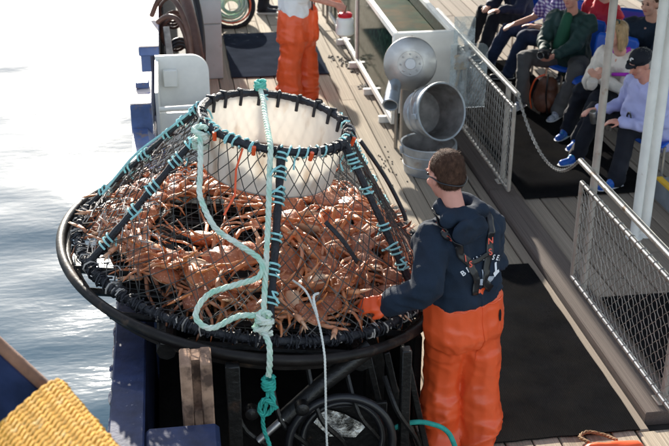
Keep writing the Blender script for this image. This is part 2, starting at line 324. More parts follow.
def rel(parent, *obs):
    """parts are built in world coordinates; shift them under a parent standing at its own base"""
    for o in obs: o.parent = parent; o.matrix_parent_inverse = Matrix.Translation(parent.location).inverted()
def curve(pts, n=8, closed=False):
    P = [V(p) for p in pts]; out = []; N = len(P)
    for i in range(N if closed else N - 1):
        g = lambda j: P[j % N] if closed else P[max(0, min(N - 1, j))]
        a, b, c, d = g(i - 1), g(i), g(i + 1), g(i + 2)
        for k in range(n):
            t = k / n; out.append(.5 * ((2 * b) + (c - a) * t + (2 * a - 5 * b + 4 * c - d) * t * t + (3 * b - a - 3 * c + d) * t ** 3))
    if not closed: out.append(P[-1])
    return out
def resample(pts, step):
    out = [V(pts[0])]; acc = 0
    for a, b in zip(pts, pts[1:]):
        a = V(a); b = V(b); L = (b - a).length; t = step - acc
        while t <= L and L > 0: out.append(a.lerp(b, t / L)); t += step
        acc = (acc + L) % step if L else acc
    return out
def rope(mb, pts, r, pitch=None, strands=3, n=6, sm=10):
    """laid rope: strands twisted round the path"""
    pitch = pitch or r * 7; pts = resample(curve(pts, sm), pitch / 7); a = None; S = [[] for _ in range(strands)]
    for i, p in enumerate(pts):
        d = pts[min(i + 1, len(pts) - 1)] - pts[max(i - 1, 0)]
        if d.length < 1e-9: continue
        d.normalize()
        if a is None: a, b = frame(d)
        else: a = (a - d * a.dot(d)).normalized(); b = a.cross(d)
        for k in range(strands):
            t = 2 * math.pi * (i / 7 + k / strands); S[k].append(p + (a * math.cos(t) + b * math.sin(t)) * r * .5)
    for q in S:
        if len(q) > 1: mb.tube(q, r * .56, n)
    return mb
def circle(c, r, n=48, M=None, a0=0):
    P = [V(r * math.cos(a0 + 2 * math.pi * k / n), r * math.sin(a0 + 2 * math.pi * k / n), 0) for k in range(n)]
    return [(M @ p if M else p) + V(c) for p in P]

# ------------------------------------------------------------------ water
def build_water():
    def axis(lo, a, b, hi, st):
        L = []; x = a
        while x < b: L.append(x); x += st
        s = st; x = b
        while x < hi: L.append(x); s *= 1.35; x += s
        L.append(hi); s = st; x = a; pre = []
        while x > lo: s *= 1.35; x -= s; pre.append(max(x, lo))
        return pre[::-1] + L
    X = axis(-400, -7, 0.2, 400, .07); Y = axis(-100, 5.5, 28, 1500, .075)
    rnd = random.Random(3); W = []
    for lam, n in ((3.4, 3), (1.9, 4), (1.1, 5), (.62, 5)):
        for _ in range(n):
            a = R(90 + rnd.uniform(-48, 48)); k = 2 * math.pi / lam / rnd.uniform(.85, 1.15); W.append((k * math.cos(a), k * math.sin(a), rnd.uniform(0, 6.3), .0135 / k * (1.0 if lam > 1 else .5)))
    vs = []
    for y in Y:
        for x in X:
            z = 0
            if -9 < x < 1.5 and 3.5 < y < 34:
                f = min(1, (x + 9) / 2, (y - 3.5) / 2, (34 - y) / 6)
                z = f * sum(A * math.sin(kx * x + ky * y + ph) for kx, ky, ph, A in W)
            vs.append((x, y, -1.25 + z))
    n = len(X); fs = [(j * n + i, j * n + i + 1, (j + 1) * n + i + 1, (j + 1) * n + i) for j in range(len(Y) - 1) for i in range(n - 1)]
    o = MB().add(vs, fs).build('sea_water', WATER); tag(o, 'rippled harbour water glaring white in the sun', kind='structure')
build_water()

def build_shore():
    rs = random.Random(8); vs = []; n = 160; rows = 7
    for i in range(n + 1):
        az = R(-95 + 125 * i / n); hgt = 25 + 10 * noise.noise(V(i * .07, 3, 0)) + 4 * noise.noise(V(i * .3, 8, 0)) + rs.uniform(-1.2, 1.2)
        for j in range(rows):
            t = j / (rows - 1); d = 170 + 60 * t; vs.append((math.sin(az) * d, math.cos(az) * d, -1.4 + hgt * t ** .8 + (rs.uniform(-.8, .8) if j else 0)))
    fs = [(i * rows + j, (i + 1) * rows + j, (i + 1) * rows + j + 1, i * rows + j + 1) for i in range(n) for j in range(rows - 1)]
    o = MB().add(vs, fs).build('hills', mat('forest', (.035, .05, .022), .95, var=.5, scale=.2, spec=.05, world=True)); tag(o, 'dark wooded hills across the harbour', kind='structure')
build_shore()

# ------------------------------------------------------------------ deck
deck = MB().box((-.22, 1.0, -.35), (8.2, 22, -.046)).build('deck', GAP, smooth=False); tag(deck, 'weathered plank deck of the fishing boat', kind='structure')
hull = MB().add([(-.42, 1, -1.6), (-.42, 22, -1.6), (-.38, 22, -.34), (-.38, 1, -.34), (8.5, 1, -1.6), (8.5, 22, -1.6), (8.4, 22, -.34), (8.4, 1, -.34)],
                [(0, 1, 2, 3), (4, 7, 6, 5), (0, 3, 7, 4), (1, 5, 6, 2), (3, 2, 6, 7), (0, 4, 5, 1)]).build('hull', NAVYP, smooth=False); tag(hull, kind='structure')
unit = MB().box((0, 0, 0), (1, 1, 1), bev=.0)
def plank_mesh(m, nm):
    mb = MB(); b = .03
    vs = [(0, 0, 0), (1, 0, 0), (1, 1, 0), (0, 1, 0), (0, .0, .9), (1, .0, .9), (1, 1, .9), (0, 1, .9), (b, .0015, 1), (1 - b, .0015, 1), (1 - b, .9985, 1), (b, .9985, 1)]
    fs = [(3, 2, 1, 0), (0, 1, 5, 4), (1, 2, 6, 5), (2, 3, 7, 6), (3, 0, 4, 7), (4, 5, 9, 8), (5, 6, 10, 9), (6, 7, 11, 10), (7, 4, 8, 11), (8, 9, 10, 11)]
    return mb.add(vs, fs).mesh(nm, m, smooth=False)
pm = plank_mesh(WOOD, 'plank'); pmd = plank_mesh(WOODD, 'plank'); pmx = plank_mesh(WOODX, 'plank')
def plank(mesh, x0, x1, y0, y1, top, th=.045):
    o = link('plank', mesh, deck); g = .0045
    o.scale = (x1 - x0 - 2 * g, y1 - y0 - g, th); o.location = (x0 + g, y0 + g / 2, top - th)
    o.rotation_euler = (0, random.uniform(-.006, .006), random.uniform(-.0006, .0006))
    return o
PW = .158
rp = random.Random(5)
x = -.2
while x < 2.42:
    y = 1.5 + rp.uniform(0, 2)
    while y < 20:
        L = rp.choice((2.6, 3.4, 4.2)); plank(pm, x, min(x + PW, 2.47), y, min(y + L, 20), rp.uniform(-.003, .003)); y += L
    x += PW
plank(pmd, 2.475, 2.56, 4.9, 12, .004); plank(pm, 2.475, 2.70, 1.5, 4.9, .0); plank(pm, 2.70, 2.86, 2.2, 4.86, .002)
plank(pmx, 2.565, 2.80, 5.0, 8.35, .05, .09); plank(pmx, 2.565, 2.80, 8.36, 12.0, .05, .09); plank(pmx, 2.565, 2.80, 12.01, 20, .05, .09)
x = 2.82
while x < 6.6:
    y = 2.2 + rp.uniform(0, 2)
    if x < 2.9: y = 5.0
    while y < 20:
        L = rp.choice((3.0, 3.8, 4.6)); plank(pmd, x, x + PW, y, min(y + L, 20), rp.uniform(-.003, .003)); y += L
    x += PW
def mat_sheet(name, m, x0, x1, y0, y1, z, label, th=.012, rot=0):
    mb = MB(); n = 14; vs = []; fs = []
    P = []
    for i in range(n + 1):
        for j in range(n + 1):
            a = x0 + (x1 - x0) * i / n; b = y0 + (y1 - y0) * j / n
            e = (i in (0, n)) + (j in (0, n))
            P.append((a - (x0 + x1) / 2 + (random.uniform(-.004, .004) if e else 0), b - (y0 + y1) / 2 + (random.uniform(-.004, .004) if e else 0), th + random.uniform(0, .002)))
    fs = [(i * (n + 1) + j, (i + 1) * (n + 1) + j, (i + 1) * (n + 1) + j + 1, i * (n + 1) + j + 1) for i in range(n) for j in range(n)]
    o = mb.add(P, fs).build(name, m, smooth=False, loc=((x0 + x1) / 2, (y0 + y1) / 2, z)); o.rotation_euler.z = rot
    s = o.modifiers.new('thick', 'SOLIDIFY'); s.thickness = th - .003; s.offset = -1
    return tag(o, label, 'mat', 'rubber deck mats')
mat_sheet('deck_mat', MATB, 1.55, 2.50, 4.90, 7.02, .005, 'large black rubber mat beside the man in orange trousers')
mat_sheet('deck_mat', MATG, .58, 1.70, 11.98, 13.85, .005, 'grey mat behind the man in the white shirt')
mat_sheet('deck_mat', MATB, 2.84, 4.0, 8.2, 12.2, .005, 'black ribbed mat under the feet of the seated spectators')
mat_sheet('deck_mat', MATB, 2.84, 3.9, 3.2, 6.42, .005, 'black mat seen through the nearest fence mesh')
# dark stains: crushed shell bits and wet grime beside the tank
st = MB()
for _ in range(150):
    a = random.choice([(1.98, 12.3, .16, .3), (2.02, 11.45, .08, .12), (1.9, 12.6, .2, .3), (1.75, 9.2, .3, .5)]); k = random.uniform(.006, .022) if a[0] != 1.75 else .008
    st.ell((random.gauss(a[0], a[2] * .5), random.gauss(a[1], a[3] * .5), .006), (k, k * 1.3, .006), 6, 4)
tag(st.build('shell_debris', GAP), 'dark scattered shell debris on planks beside the tank', 'debris', kind='stuff')

# ------------------------------------------------------------------ bulwark (port side)
bw = empty('bulwark', (-.32, 4.0, 0), label='navy steel bulwark rail under the pot, scraped along its outer edge', cat='bulwark')
o1 = MB().box((-.40, 1.5, -.4), (-.27, 6.4, .795)).build('wall', NAVYP, smooth=False)
o2 = MB().box((-.415, 1.5, .797), (-.255, 6.4, .835), bev=.008).build('cap_rail', NAVYP, smooth=False)
cc = MB(); cc.box((-.253, 3.55, .52), (.08, 4.17, .832), bev=.02); o3 = cc.build('corner_cap', NAVYP)
sc = MB()
for k in range(60):
    y = 2 + k * .072; sc.ell((-.418 + random.uniform(-.004, .003), y, .80 + random.uniform(-.05, .02)), (random.uniform(.006, .018), random.uniform(.03, .07), random.uniform(.012, .04)), 7, 5)
o4 = sc.build('scraped_edge', SCRAPE)
rel(bw, o1, o2, o3, o4)
b2 = empty('bulwark', (-.3, 8.8, 0), label='blue bulwark end post with worn pale top, beside the white bin', cat='bulwark')
m = MB(); m.box((-.395, 6.45, -.4), (-.22, 9.05, .62)); m.add([(-.39, 6.5, .622), (-.15, 6.5, .622), (-.15, 8.24, .622), (-.39, 8.24, .622), (-.39, 8.24, .8), (-.28, 8.24, .8)], [(0, 1, 2, 3), (0, 3, 4), (0, 4, 5, 1), (1, 5, 2), (2, 5, 4, 3)])
o1 = m.build('wall', BLUE, smooth=False)
o2 = MB().box((-.4, 8.26, .621), (-.235, 9.1, .985), bev=.012).build('post', BLUE, smooth=False)
o3 = MB().box((-.398, 8.265, .987), (-.237, 9.095, .997)).build('worn_top', CAPW, smooth=False)
o4 = MB().box((-.36, 8.62, .998), (-.25, 8.72, 1.05), bev=.01).build('cleat', BLUE)
rel(b2, o1, o2, o3, o4)
b3 = empty('bulwark', (-.28, 11, 0), label='farther blue bulwark rail with pale worn cap and hoses behind it', cat='bulwark')
m = MB(); m.box((-.345, 9.95, -.4), (-.26, 18, .90)); o1 = m.build('wall', BLUE, smooth=False)
o2 = MB().box((-.36, 9.9, .902), (-.175, 18, .985), bev=.01).build('cap_rail', BLUE, smooth=False)
o3 = MB().box((-.357, 9.905, .987), (-.178, 18, .997)).build('worn_top', CAPW, smooth=False)
o4 = MB().box((-.33, 9.3, -.3), (-.27, 9.44, .86), bev=.008).build('post', BLUE)
rel(b3, o1, o2, o3, o4)

# white bin with bent pipe rim
wb = empty('white_bin', (0, 9.1, 0), label='white painted steel bin with rounded corner and pipe rim', cat='bin')
def rounded_plate(x0, x1, z0, z1, rad, y, th, corner='r'):
    P = [(x0, z0), (x1, z0)] + [(x1 - rad + rad * math.cos(R(a)), z1 - rad + rad * math.sin(R(a))) for a in range(0, 91, 10)] + [(x0, z1)]
    n = len(P); return MB().add([(p[0], y, p[1]) for p in P] + [(p[0], y + th, p[1]) for p in P], [tuple(range(n)), tuple(reversed(range(n, 2 * n)))] + [(i, i + n, (i + 1) % n + n, (i + 1) % n) for i in range(n)])
o1 = rounded_plate(-.21, .26, .0, 1.0, .16, 9.55, .03).build('back_panel', WHITEP)
o2 = MB().box((-.21, 8.6, .0), (-.185, 9.548, .97)).build('side_panel', WHITEP, smooth=False)
o3 = MB().box((-.183, 8.75, .05), (.24, 8.775, .74)).build('front_panel', WHITEP, smooth=False)
o4 = MB().box((.242, 8.75, .05), (.262, 9.548, .62)).build('side_panel', WHITEP, smooth=False)
o5 = MB().tube(curve([(-.2, 8.76, .77), (.1, 8.76, .775), (.2, 8.76, .77), (.25, 8.77, .73), (.262, 8.78, .6), (.265, 8.78, .2)], 6), .021, 10).build('pipe_rim', WHITEP)
o6 = MB().box((-.15, 9.50, .72), (-.02, 9.549, .88), bev=.01).build('hinge_plate', WHITEP)
rel(wb, o1, o2, o3, o4, o5, o6)

cb = empty('deck_cabinet', (.32, 12.9, 0), label='tall light grey steel cabinet beside the grey mat', cat='cabinet')
o1 = MB().box((.11, 12.0, 0), (.49, 14.2, .63), bev=.01).build('lower_body', GREYP, smooth=False)
o2 = MB().box((.105, 11.99, .635), (.495, 14.2, 1.8), bev=.01).build('upper_body', GREYP, smooth=False)
o3 = MB().tube([(.2, 11.97, .45), (.2, 11.95, .45), (.2, 11.95, .35), (.2, 11.97, .35)], .008).build('handle', STEEL)
rel(cb, o1, o2, o3)

def tube_thing(name, pts, r, m, label, cat, group=None, n=10, sm=8, flat=1):
    base = V(pts[-1]); o = MB().tube([p - base for p in curve(pts, sm)], r, n, flat=flat).build(name, m, loc=base); return tag(o, label, cat, group)
HB = mat('brown_hose', (.085, .04, .028), .5, var=.3, scale=10, bump=.2, bscale=40)
tube_thing('hose', [(-.24, 10.9, 1.03), (-.14, 10.7, 1.25), (.0, 10.4, 1.28), (.1, 10.2, 1.05), (.12, 10.1, .7)], .025, HB, 'brown hose arching over the worn blue rail, upper loop', 'hose', 'hoses by the rail')
tube_thing('hose', [(-.18, 10.5, 1.06), (-.08, 10.4, 1.14), (.03, 10.3, 1.1), (.1, 10.2, .85), (.1, 10.1, .4)], .025, HB, 'brown hose drooping below the upper hose loop', 'hose', 'hoses by the rail')
tube_thing('hose', [(-.06, 12.2, 1.6), (.05, 11.4, 1.28), (.15, 10.9, .95), (.2, 10.6, .55), (.2, 10.3, .1)], .06, HB, 'thick brown pipe sloping down beside the grey cabinet', 'pipe')
tube_thing('hose', [(.1, 12.0, 1.5), (.16, 11.6, 1.3), (.24, 11.3, .9), (.24, 11.0, .5), (.18, 10.8, .1)], .035, BLACKP, 'black hose hanging in front of the grey cabinet', 'hose')
for k_, (dx, dy, rr, hh) in enumerate(((0, .3, .17, .75), (.03, .05, .15, .55), (-.02, .6, .16, .9))):
    cc_ = MB()
    for tn in range(3): cc_.tube([V(-.03 + dx + rr * math.cos(t) * .8, 10.9 + dy + .05 * tn + .04 * math.sin(t * 2), hh + .02 * tn + rr * math.sin(t)) for t in [q * .3 for q in range(21)]], .017, 7, closed=True)
    tag(cc_.build('hose_coil', (HB, BLACKP, HB)[k_]), ('brown hose coil hung in the middle behind the blue rail', 'black hose coil hung nearest behind the blue rail', 'brown hose coil hung highest behind the blue rail')[k_], 'hose coil', 'hose coils by the rail')
m = MB()
for k in range(4): m.tube(curve([(-.12 + k * .012, 10.55, 1.0), (-.1 + k * .016, 10.3, .7), (-.06 + k * .02, 10.15, .4), (-.05 + k * .02, 10.1, .1)], 6), .012, 6)
tag(m.build('hanging_line', NETL), 'bundle of pale lines hanging inside the blue rail', 'rope')
tag(MB().box((-.17, 9.7, -.03), (.09, 15.9, .30), bev=.01).build('dark_recess_box', PIT), 'black box standing in for the dark recess inside the far rail', 'dark recess')  # black box added to darken the gap between rail and cabinet

cr = empty('rope_basket', (.72, 14.35, 0), label='black mesh basket holding a coil of pale green line beside the cabinet', cat='basket')
m = MB(); tl = Matrix.Translation((.72, 14.35, .26)) @ Matrix.Rotation(R(55), 4, 'X')
for k, rr in ((0, .3), (.08, .29), (.16, .27)): m.tube([tl @ p for p in circle((0, 0, -k), rr, 28)], .03, 8, closed=True)
o1 = m.build('rim', WRAP)
m = MB()
for k in range(12): rr = .10 + .13 * ((k * .37) % 1); m.tube([tl @ p for p in circle((random.uniform(-.02, .02), random.uniform(-.02, .02), -.04 + .012 * k), rr, 24)], .012, 6, closed=True)
o2 = m.build('coiled_line', ROPEW)
m = MB(); m.tube([tl @ p for p in circle((0, 0, .05), .26, 24)], .012, 6, closed=True); o3 = m.build('orange_band', ORANGE)
rel(cr, o1, o2, o3)

# ------------------------------------------------------------------ launcher table under the pot
tx, ty = .05, .16
PM = Matrix.Rotation(ty, 3, 'Y') @ Matrix.Rotation(tx, 3, 'X'); PC = V(.37, 5.64, .95)
def L2W(p): return PM @ V(p) + PC
PM4 = Matrix.Translation(PC) @ PM.to_4x4()
tb = empty('pot_launcher', (.4, 5.5, 0), label='black steel launcher table with round tube rim carrying the crab pot', cat='launcher')
parts = []
m = MB(); m.tube([L2W(p) for p in circle((0, 0, 0.0), 1.09, 96)], .027, 10, closed=True); parts.append(m.build('rim_tube', RINGM))
m = MB(); m.tube([L2W(p) for p in circle((0, 0, -.035), 1.055, 96)], .024, 10, closed=True); parts.append(m.build('rim_tube', RINGM))
m = MB()
prof = [(1.0, -.065), (1.012, -.065), (1.012, -.115), (1.0, -.115)]
m.lathe(prof, 72, PM4, closed_prof=True); parts.append(m.build('skirt_band', RINGM))
m = MB()
for k in range(-4, 5): 
    y = k * .22; h = math.sqrt(1.03 ** 2 - y * y); m.tube([L2W((-h, y, -.08)), L2W((h, y, -.08))], .022, 8)
parts.append(m.build('table_bars', BLACKS))
parts.append(MB().lathe([(0, -.10), (.80, -.10), (.80, -.115), (0, -.115)], 48, PM4).build('glare_block_sheet', PIT))  # dark disc added to block the bright water below
for s in (-1, 1):
    parts.append(MB().tube([L2W((.5 * s, -.9, -.12)), L2W((.5 * s, .9, -.12))], .05, 8).build('beam', BLACKS))
a0 = [(.95, 5.0, .0), (.95, 6.4, .0), (.0, 6.4, .0), (.0, 5.0, .0)]
for p in a0:
    parts.append(MB().box((p[0] - .05, p[1] - .05, 0), (p[0] + .05, p[1] + .05, .76)).build('leg', BLACKS, smooth=False))
PIT_ = mat('shade_black', (.007, .007, .007), .7, var=.5, scale=6, bump=.4, bscale=30, spec=.15)
parts.append(MB().box((-.24, 4.0, .012), (1.18, 6.6, .03)).build('base_plate', PIT, smooth=False)); parts.append(MB().box((-.2, 6.5, .031), (1.2, 6.54, .74)).build('light_block_back', PIT, smooth=False)); parts.append(MB().box((1.2, 5.1, .031), (1.24, 6.54, .62)).build('light_block_side', PIT, smooth=False))  # floor blackened for deep shade; upright plates added to keep sun out
# rusty slotted guide block
m = MB(); bx0, bx1, by0, by1 = -.085, .065, 4.36, 4.52
m.box((bx0, by0, .30), (bx0 + .055, by1, 1.02), bev=.008); m.box((bx1 - .055, by0, .30), (bx1, by1, 1.02), bev=.008); m.box((bx0 + .056, by0 + .06, .30), (bx1 - .056, by1 - .002, 1.01)); m.box((bx0 + .056, by0 + .002, .62), (bx1 - .056, by1 - .09, .76))
parts.append(m.build('guide_block', RUSTG))
m = MB(); m.tube([(.42, 4.62, .5), (.62, 4.66, .66), (.88, 4.72, .82)], .045, 12); parts.append(m.build('hydraulic_cylinder', BLACKS))
m = MB(); m.tube([(.28, 4.58, .40), (.44, 4.62, .52)], .02, 10); parts.append(m.build('piston_rod', STEEL))
m = MB(); m.tube([V(.70, 4.55, .36) + V(.27 * math.cos(R(a)), .05 * math.sin(R(a)), .25 * math.sin(R(a))) for a in range(-40, 200, 8)], .022, 10); parts.append(m.build('hydraulic_hose', BLACKP))
m = MB(); m.tube([V(.72, 4.62, .34) + V(.21 * math.cos(R(a)), .05 * math.sin(R(a)), .19 * math.sin(R(a))) for a in range(-40, 220, 8)], .018, 10); parts.append(m.build('hydraulic_hose', BLACKP))
WETP = mat('wet_glint', (.28, .28, .28), .22, metal=.6, var=.5, scale=14, bump=1, bscale=18, c2=(.02, .02, .02), c2amt=.42, c2scale=9)
for q in range(3):
    xx = .93 + .1 * q; m = MB(); m.box((xx, 4.78, .05), (xx + .035, 4.83, .74), Matrix.Translation((xx, 4.8, .4)) @ Matrix.Rotation(R(-12), 4, 'Y') @ Matrix.Translation((-xx, -4.8, -.4)), bev=.005); parts.append(m.build('diagonal_bar', BLACKS))
m = MB(); m.box((.5, 4.75, .02), (.98, 4.78, .45), bev=.005); parts.append(m.build('valve_plate', BLACKS))
m = MB(); m.add([(.58, 4.70, .40), (.66, 4.69, .31), (.80, 4.69, .29), (.86, 4.70, .35), (.74, 4.73, .42), (.64, 4.73, .46)], [(0, 1, 2, 3, 4, 5)]); parts.append(m.build('wet_glint', WETP))  # pale patch painted in as a wet glint on the machinery
m = MB(); m.box((.13, 4.5, .0), (.2, 4.56, .9), bev=.005); parts.append(m.build('upright', BLACKS)); parts.append(MB().box((1.02, 4.6, .0), (1.07, 4.66, .85), bev=.005).build('upright', BLACKS))
for x0 in (.25, .5): parts.append(MB().lathe([(.035, 0), (.035, .05), (.02, .06)], 12, Matrix.Translation((x0, 4.55, .62)) @ Matrix.Rotation(R(90), 4, 'X')).build('bolt_head', BLACKS))
m = MB()
for k in range(5): m.tube(curve([(.15 + .2 * k, 4.7, .85 - .05 * k), (.2 + .2 * k, 4.6, .5), (.35 + .19 * k, 4.62, .3), (.3 + .22 * k, 4.7, .05)], 6), .014, 6)
parts.append(m.build('pipework', BLACKS))
rel(tb, *parts)

# ------------------------------------------------------------------ crab pot
pot = empty('crab_pot', tuple(PC), label='conical crab pot of black net full of crabs, lashed with teal twine', cat='crab pot'); pot.rotation_euler = PM.to_euler()
RB, RT, ZB, ZT = 1.0, .405, .05, .81
def cone_pt(a, v, off=0):
    r = RB + (RT - RB) * v; return V((r + off * .78) * math.cos(a), (r + off * .78) * math.sin(a), ZB + (ZT - ZB) * v + off * .62)
def sag(a, v, leg):   # nets hang in between the legs
    d = min(abs((math.degrees(a) - q + 180) % 360 - 180) for q in leg) / 33
    return -.045 * min(1, d) * math.sin(math.pi * v)
LEGS = [-91, -157, -32, 164, 28, 95]
MB().tube(circle((0, 0, ZB), RB, 96), .022, 10, closed=True).build('base_ring', WRAP, pot)
mm = MB(); pts = circle((0, 0, ZT), RT, 160); mm.tube(pts, [.021 + .006 * random.random() for _ in pts], 9, closed=True); mm.build('top_ring', WRAP, pot)
# net: two families of twine
net = MB(); ND = 46
def twine(mb, fn, n, r, k=3):
    mb.tube([fn(i / n) for i in range(n + 1)], r, k, cap=False)
rn = random.Random(11)
for i in range(ND):
    for s in (1, -1):
        a0 = 2 * math.pi * i / ND; ph = rn.uniform(0, 6)
        def fn(t, a0=a0, s=s, ph=ph):
            v = 1 - t; a = a0 + s * (t * R(66)); o = sag(a, v, LEGS); return cone_pt(a, v, o) + V(noise.noise(V(a * 7, v * 9, ph)), noise.noise(V(a * 7, v * 9, 5 + ph)), noise.noise(V(a * 7, v * 9, 9))) * .010
        twine(net, fn, 26, .0029)
for i in range(ND * 2):     # extra meshes let in toward the wide base
    for s in (1, -1):
        a0 = 2 * math.pi * (i + .5) / ND / 2
        def fn(t, a0=a0, s=s):
            v = .50 * (1 - t); a = a0 + s * (t * R(24)); o = sag(a, v, LEGS); return cone_pt(a, v, o - .004) + V(noise.noise(V(a * 9, v * 9, 1)), noise.noise(V(a * 9, v * 9, 5)), noise.noise(V(a * 9, v * 9, 9))) * .014
        if rn.random() < (.3 if -2.7 < (a0 + math.pi) % (2 * math.pi) - math.pi < -.3 else .75): twine(net, fn, 10, .0024)
net.build('net', NETM, pot)
fl = MB()
for k in range(-16, 17):
    q = k * .06; h = math.sqrt(1 - q * q)
    for d in (0, 1):
        P = [(q, -h + 2 * h * t / 12) if d else (-h + 2 * h * t / 12, q) for t in range(13)]; fl.tube([(p[0], p[1], .02 - .03 * (1 - p[0] ** 2 - p[1] ** 2)) for p in P], .003, 3, cap=False)
fl.build('floor_net', NETM, pot)
# twine bunched round the base ring
fz = MB(); fz2 = MB()
for k in range(520):
    a = rn.uniform(0, 2 * math.pi); mb = fz if rn.random() < .84 else fz2; c = V(math.cos(a), math.sin(a), 0); tq = V(-math.sin(a), math.cos(a), 0)
    P = []; a1 = rn.uniform(0, 6); rr = rn.uniform(.026, .038); tw = rn.uniform(-.05, .05)
    for j in range(7):
        t = a1 + j * .75; P.append(c * (RB + rr * math.cos(t) + rn.uniform(-.01, .01)) + tq * (tw * j / 6) + V(0, 0, ZB + rr * math.sin(t)))
    mb.tube(P, rn.uniform(.003, .006), 4)
for q_, m_ in ((fz, WRAP), (fz2, NETL)): q_.build('base_lacing', m_, pot)['kind'] = 'stuff'
# pale twine on the left flank of the net
pl = MB()
for k in range(130):
    a = R(rn.uniform(130, 215)); v = rn.uniform(0, .85); P = []
    for j in range(6): a += R(rn.uniform(.5, 3.5)) * (1 if k % 2 else -1); v += rn.uniform(-.035, .035); P.append(cone_pt(a, max(0, v), .004 + sag(a, v, LEGS) * .6))
    pl.tube(P, .003, 3)
pl.build('pale_flank_twine', NETL, pot)
# tapered plastic entry tunnel
tw = MB(); prof = [(.40, .815), (.385, .70), (.372, .60), (.362, .53), (.350, .53), (.360, .60), (.373, .70), (.389, .815)]
tw.lathe(prof, 64, closed_prof=True); tun = tw.build('entry_tunnel', PLASTW, pot)
MB().tube(circle((0, 0, .53), .357, 64), .007, 6, closed=True).build('tunnel_lip', NETL, tun)
# legs: bars wrapped in black
for ang in LEGS:
    a = R(ang); m = MB(); P = [cone_pt(a, t / 24, .008) for t in range(25)]
    m.tube(P, [.017 + .007 * rn.random() for _ in P], 8)
    leg = m.build('leg', WRAP, pot)
    for t in (.16, .32, .5, .66, .8, .93):
        t += rn.uniform(-.05, .05); v0 = t; lm = MB(); d = (cone_pt(a, 1) - cone_pt(a, 0)).normalized(); e1, e2 = frame(d); c0 = cone_pt(a, v0, .008); P = []
        for j in range(int(rn.uniform(14, 30))):
            q = j * .75; P.append(c0 + d * (j * .0034) + (e1 * math.cos(q) + e2 * math.sin(q)) * .03)
        P.append(P[-1] + V(rn.uniform(-.04, .04), rn.uniform(-.05, 0), rn.uniform(-.03, 0))); P.append(P[-1] + V(rn.uniform(-.03, .03), rn.uniform(-.03, 0), rn.uniform(-.04, 0)))
        lm.tube(P, .0058, 5); lm.build('lashing', TEAL, leg)
# lacing along the top ring
for k in range(26):
    a = R(-185 + k * 7.6 + rn.uniform(-2, 2)); lm = MB(); c = V(math.cos(a), math.sin(a), 0); tq = V(-math.sin(a), math.cos(a), 0); P = []
    for j in range(int(rn.choice((7, 9, 14)))):
        q = 1.2 + j * .8; P.append(c * (RT + .031 * math.cos(q)) + V(0, 0, ZT + .031 * math.sin(q)) + tq * j * .006)
    if k % 3 == 0: P.append(P[-1] + V(0, 0, -.05) + c * .03)
    lm.tube(P, .0055, 5); lm.build('lashing', rn.choice((TEAL, TEAL, WRAP, NETL)), pot)
# black and orange rim hooks
for k in range(11):
    a = R(150 - k * 17); c = V(math.cos(a), math.sin(a), 0); hk = MB().tube([c * (RT + .02) + V(0, 0, ZT + .02), c * (RT - .02) + V(0, 0, ZT + .03), c * (RT - .03) + V(0, 0, ZT - .01), c * (RT - .03) + V(0, 0, ZT - .06)], .010, 6).build('rim_hook', WRAP, pot)
for a in (-70, -110, -142, -20): 
    c = V(math.cos(R(a)), math.sin(R(a)), 0); MB().tube([c * (RT + .024) + V(0, 0, ZT - .035), c * (RT + .034) + V(0, 0, ZT + .012)], .012, 6).build('rim_hook', ORANGE, pot)
# hanging bits: orange line and dark straps
MB().tube([cone_pt(R(-118), .97, .01), cone_pt(R(-117), .85, .012), cone_pt(R(-113), .72, .01), cone_pt(R(-115), .6, .005)], .006, 5).build('orange_line', ORANGE, pot)
MB().tube(curve([cone_pt(R(-66), .62, -.02), cone_pt(R(-60), .5, -.0), cone_pt(R(-54), .38, -.03)], 6), .017, 8, flat=.6).build('strap', WRAP, pot)
MB().tube(curve([cone_pt(R(-8), .93, .03), cone_pt(R(-8), .66, .05), cone_pt(R(-11), .45, .05), cone_pt(R(-12), .38, .04)], 6), .02, 8, flat=.6).build('strap', WRAP, pot)
# blue cord on the far left flank
MB().tube(curve([cone_pt(R(172), .97, .03), cone_pt(R(168), .75, .035), cone_pt(R(166), .5, .05), cone_pt(R(170), .28, .03), cone_pt(R(172), .2, .02)], 8), .0075, 6).build('blue_cord', TEAL, pot)

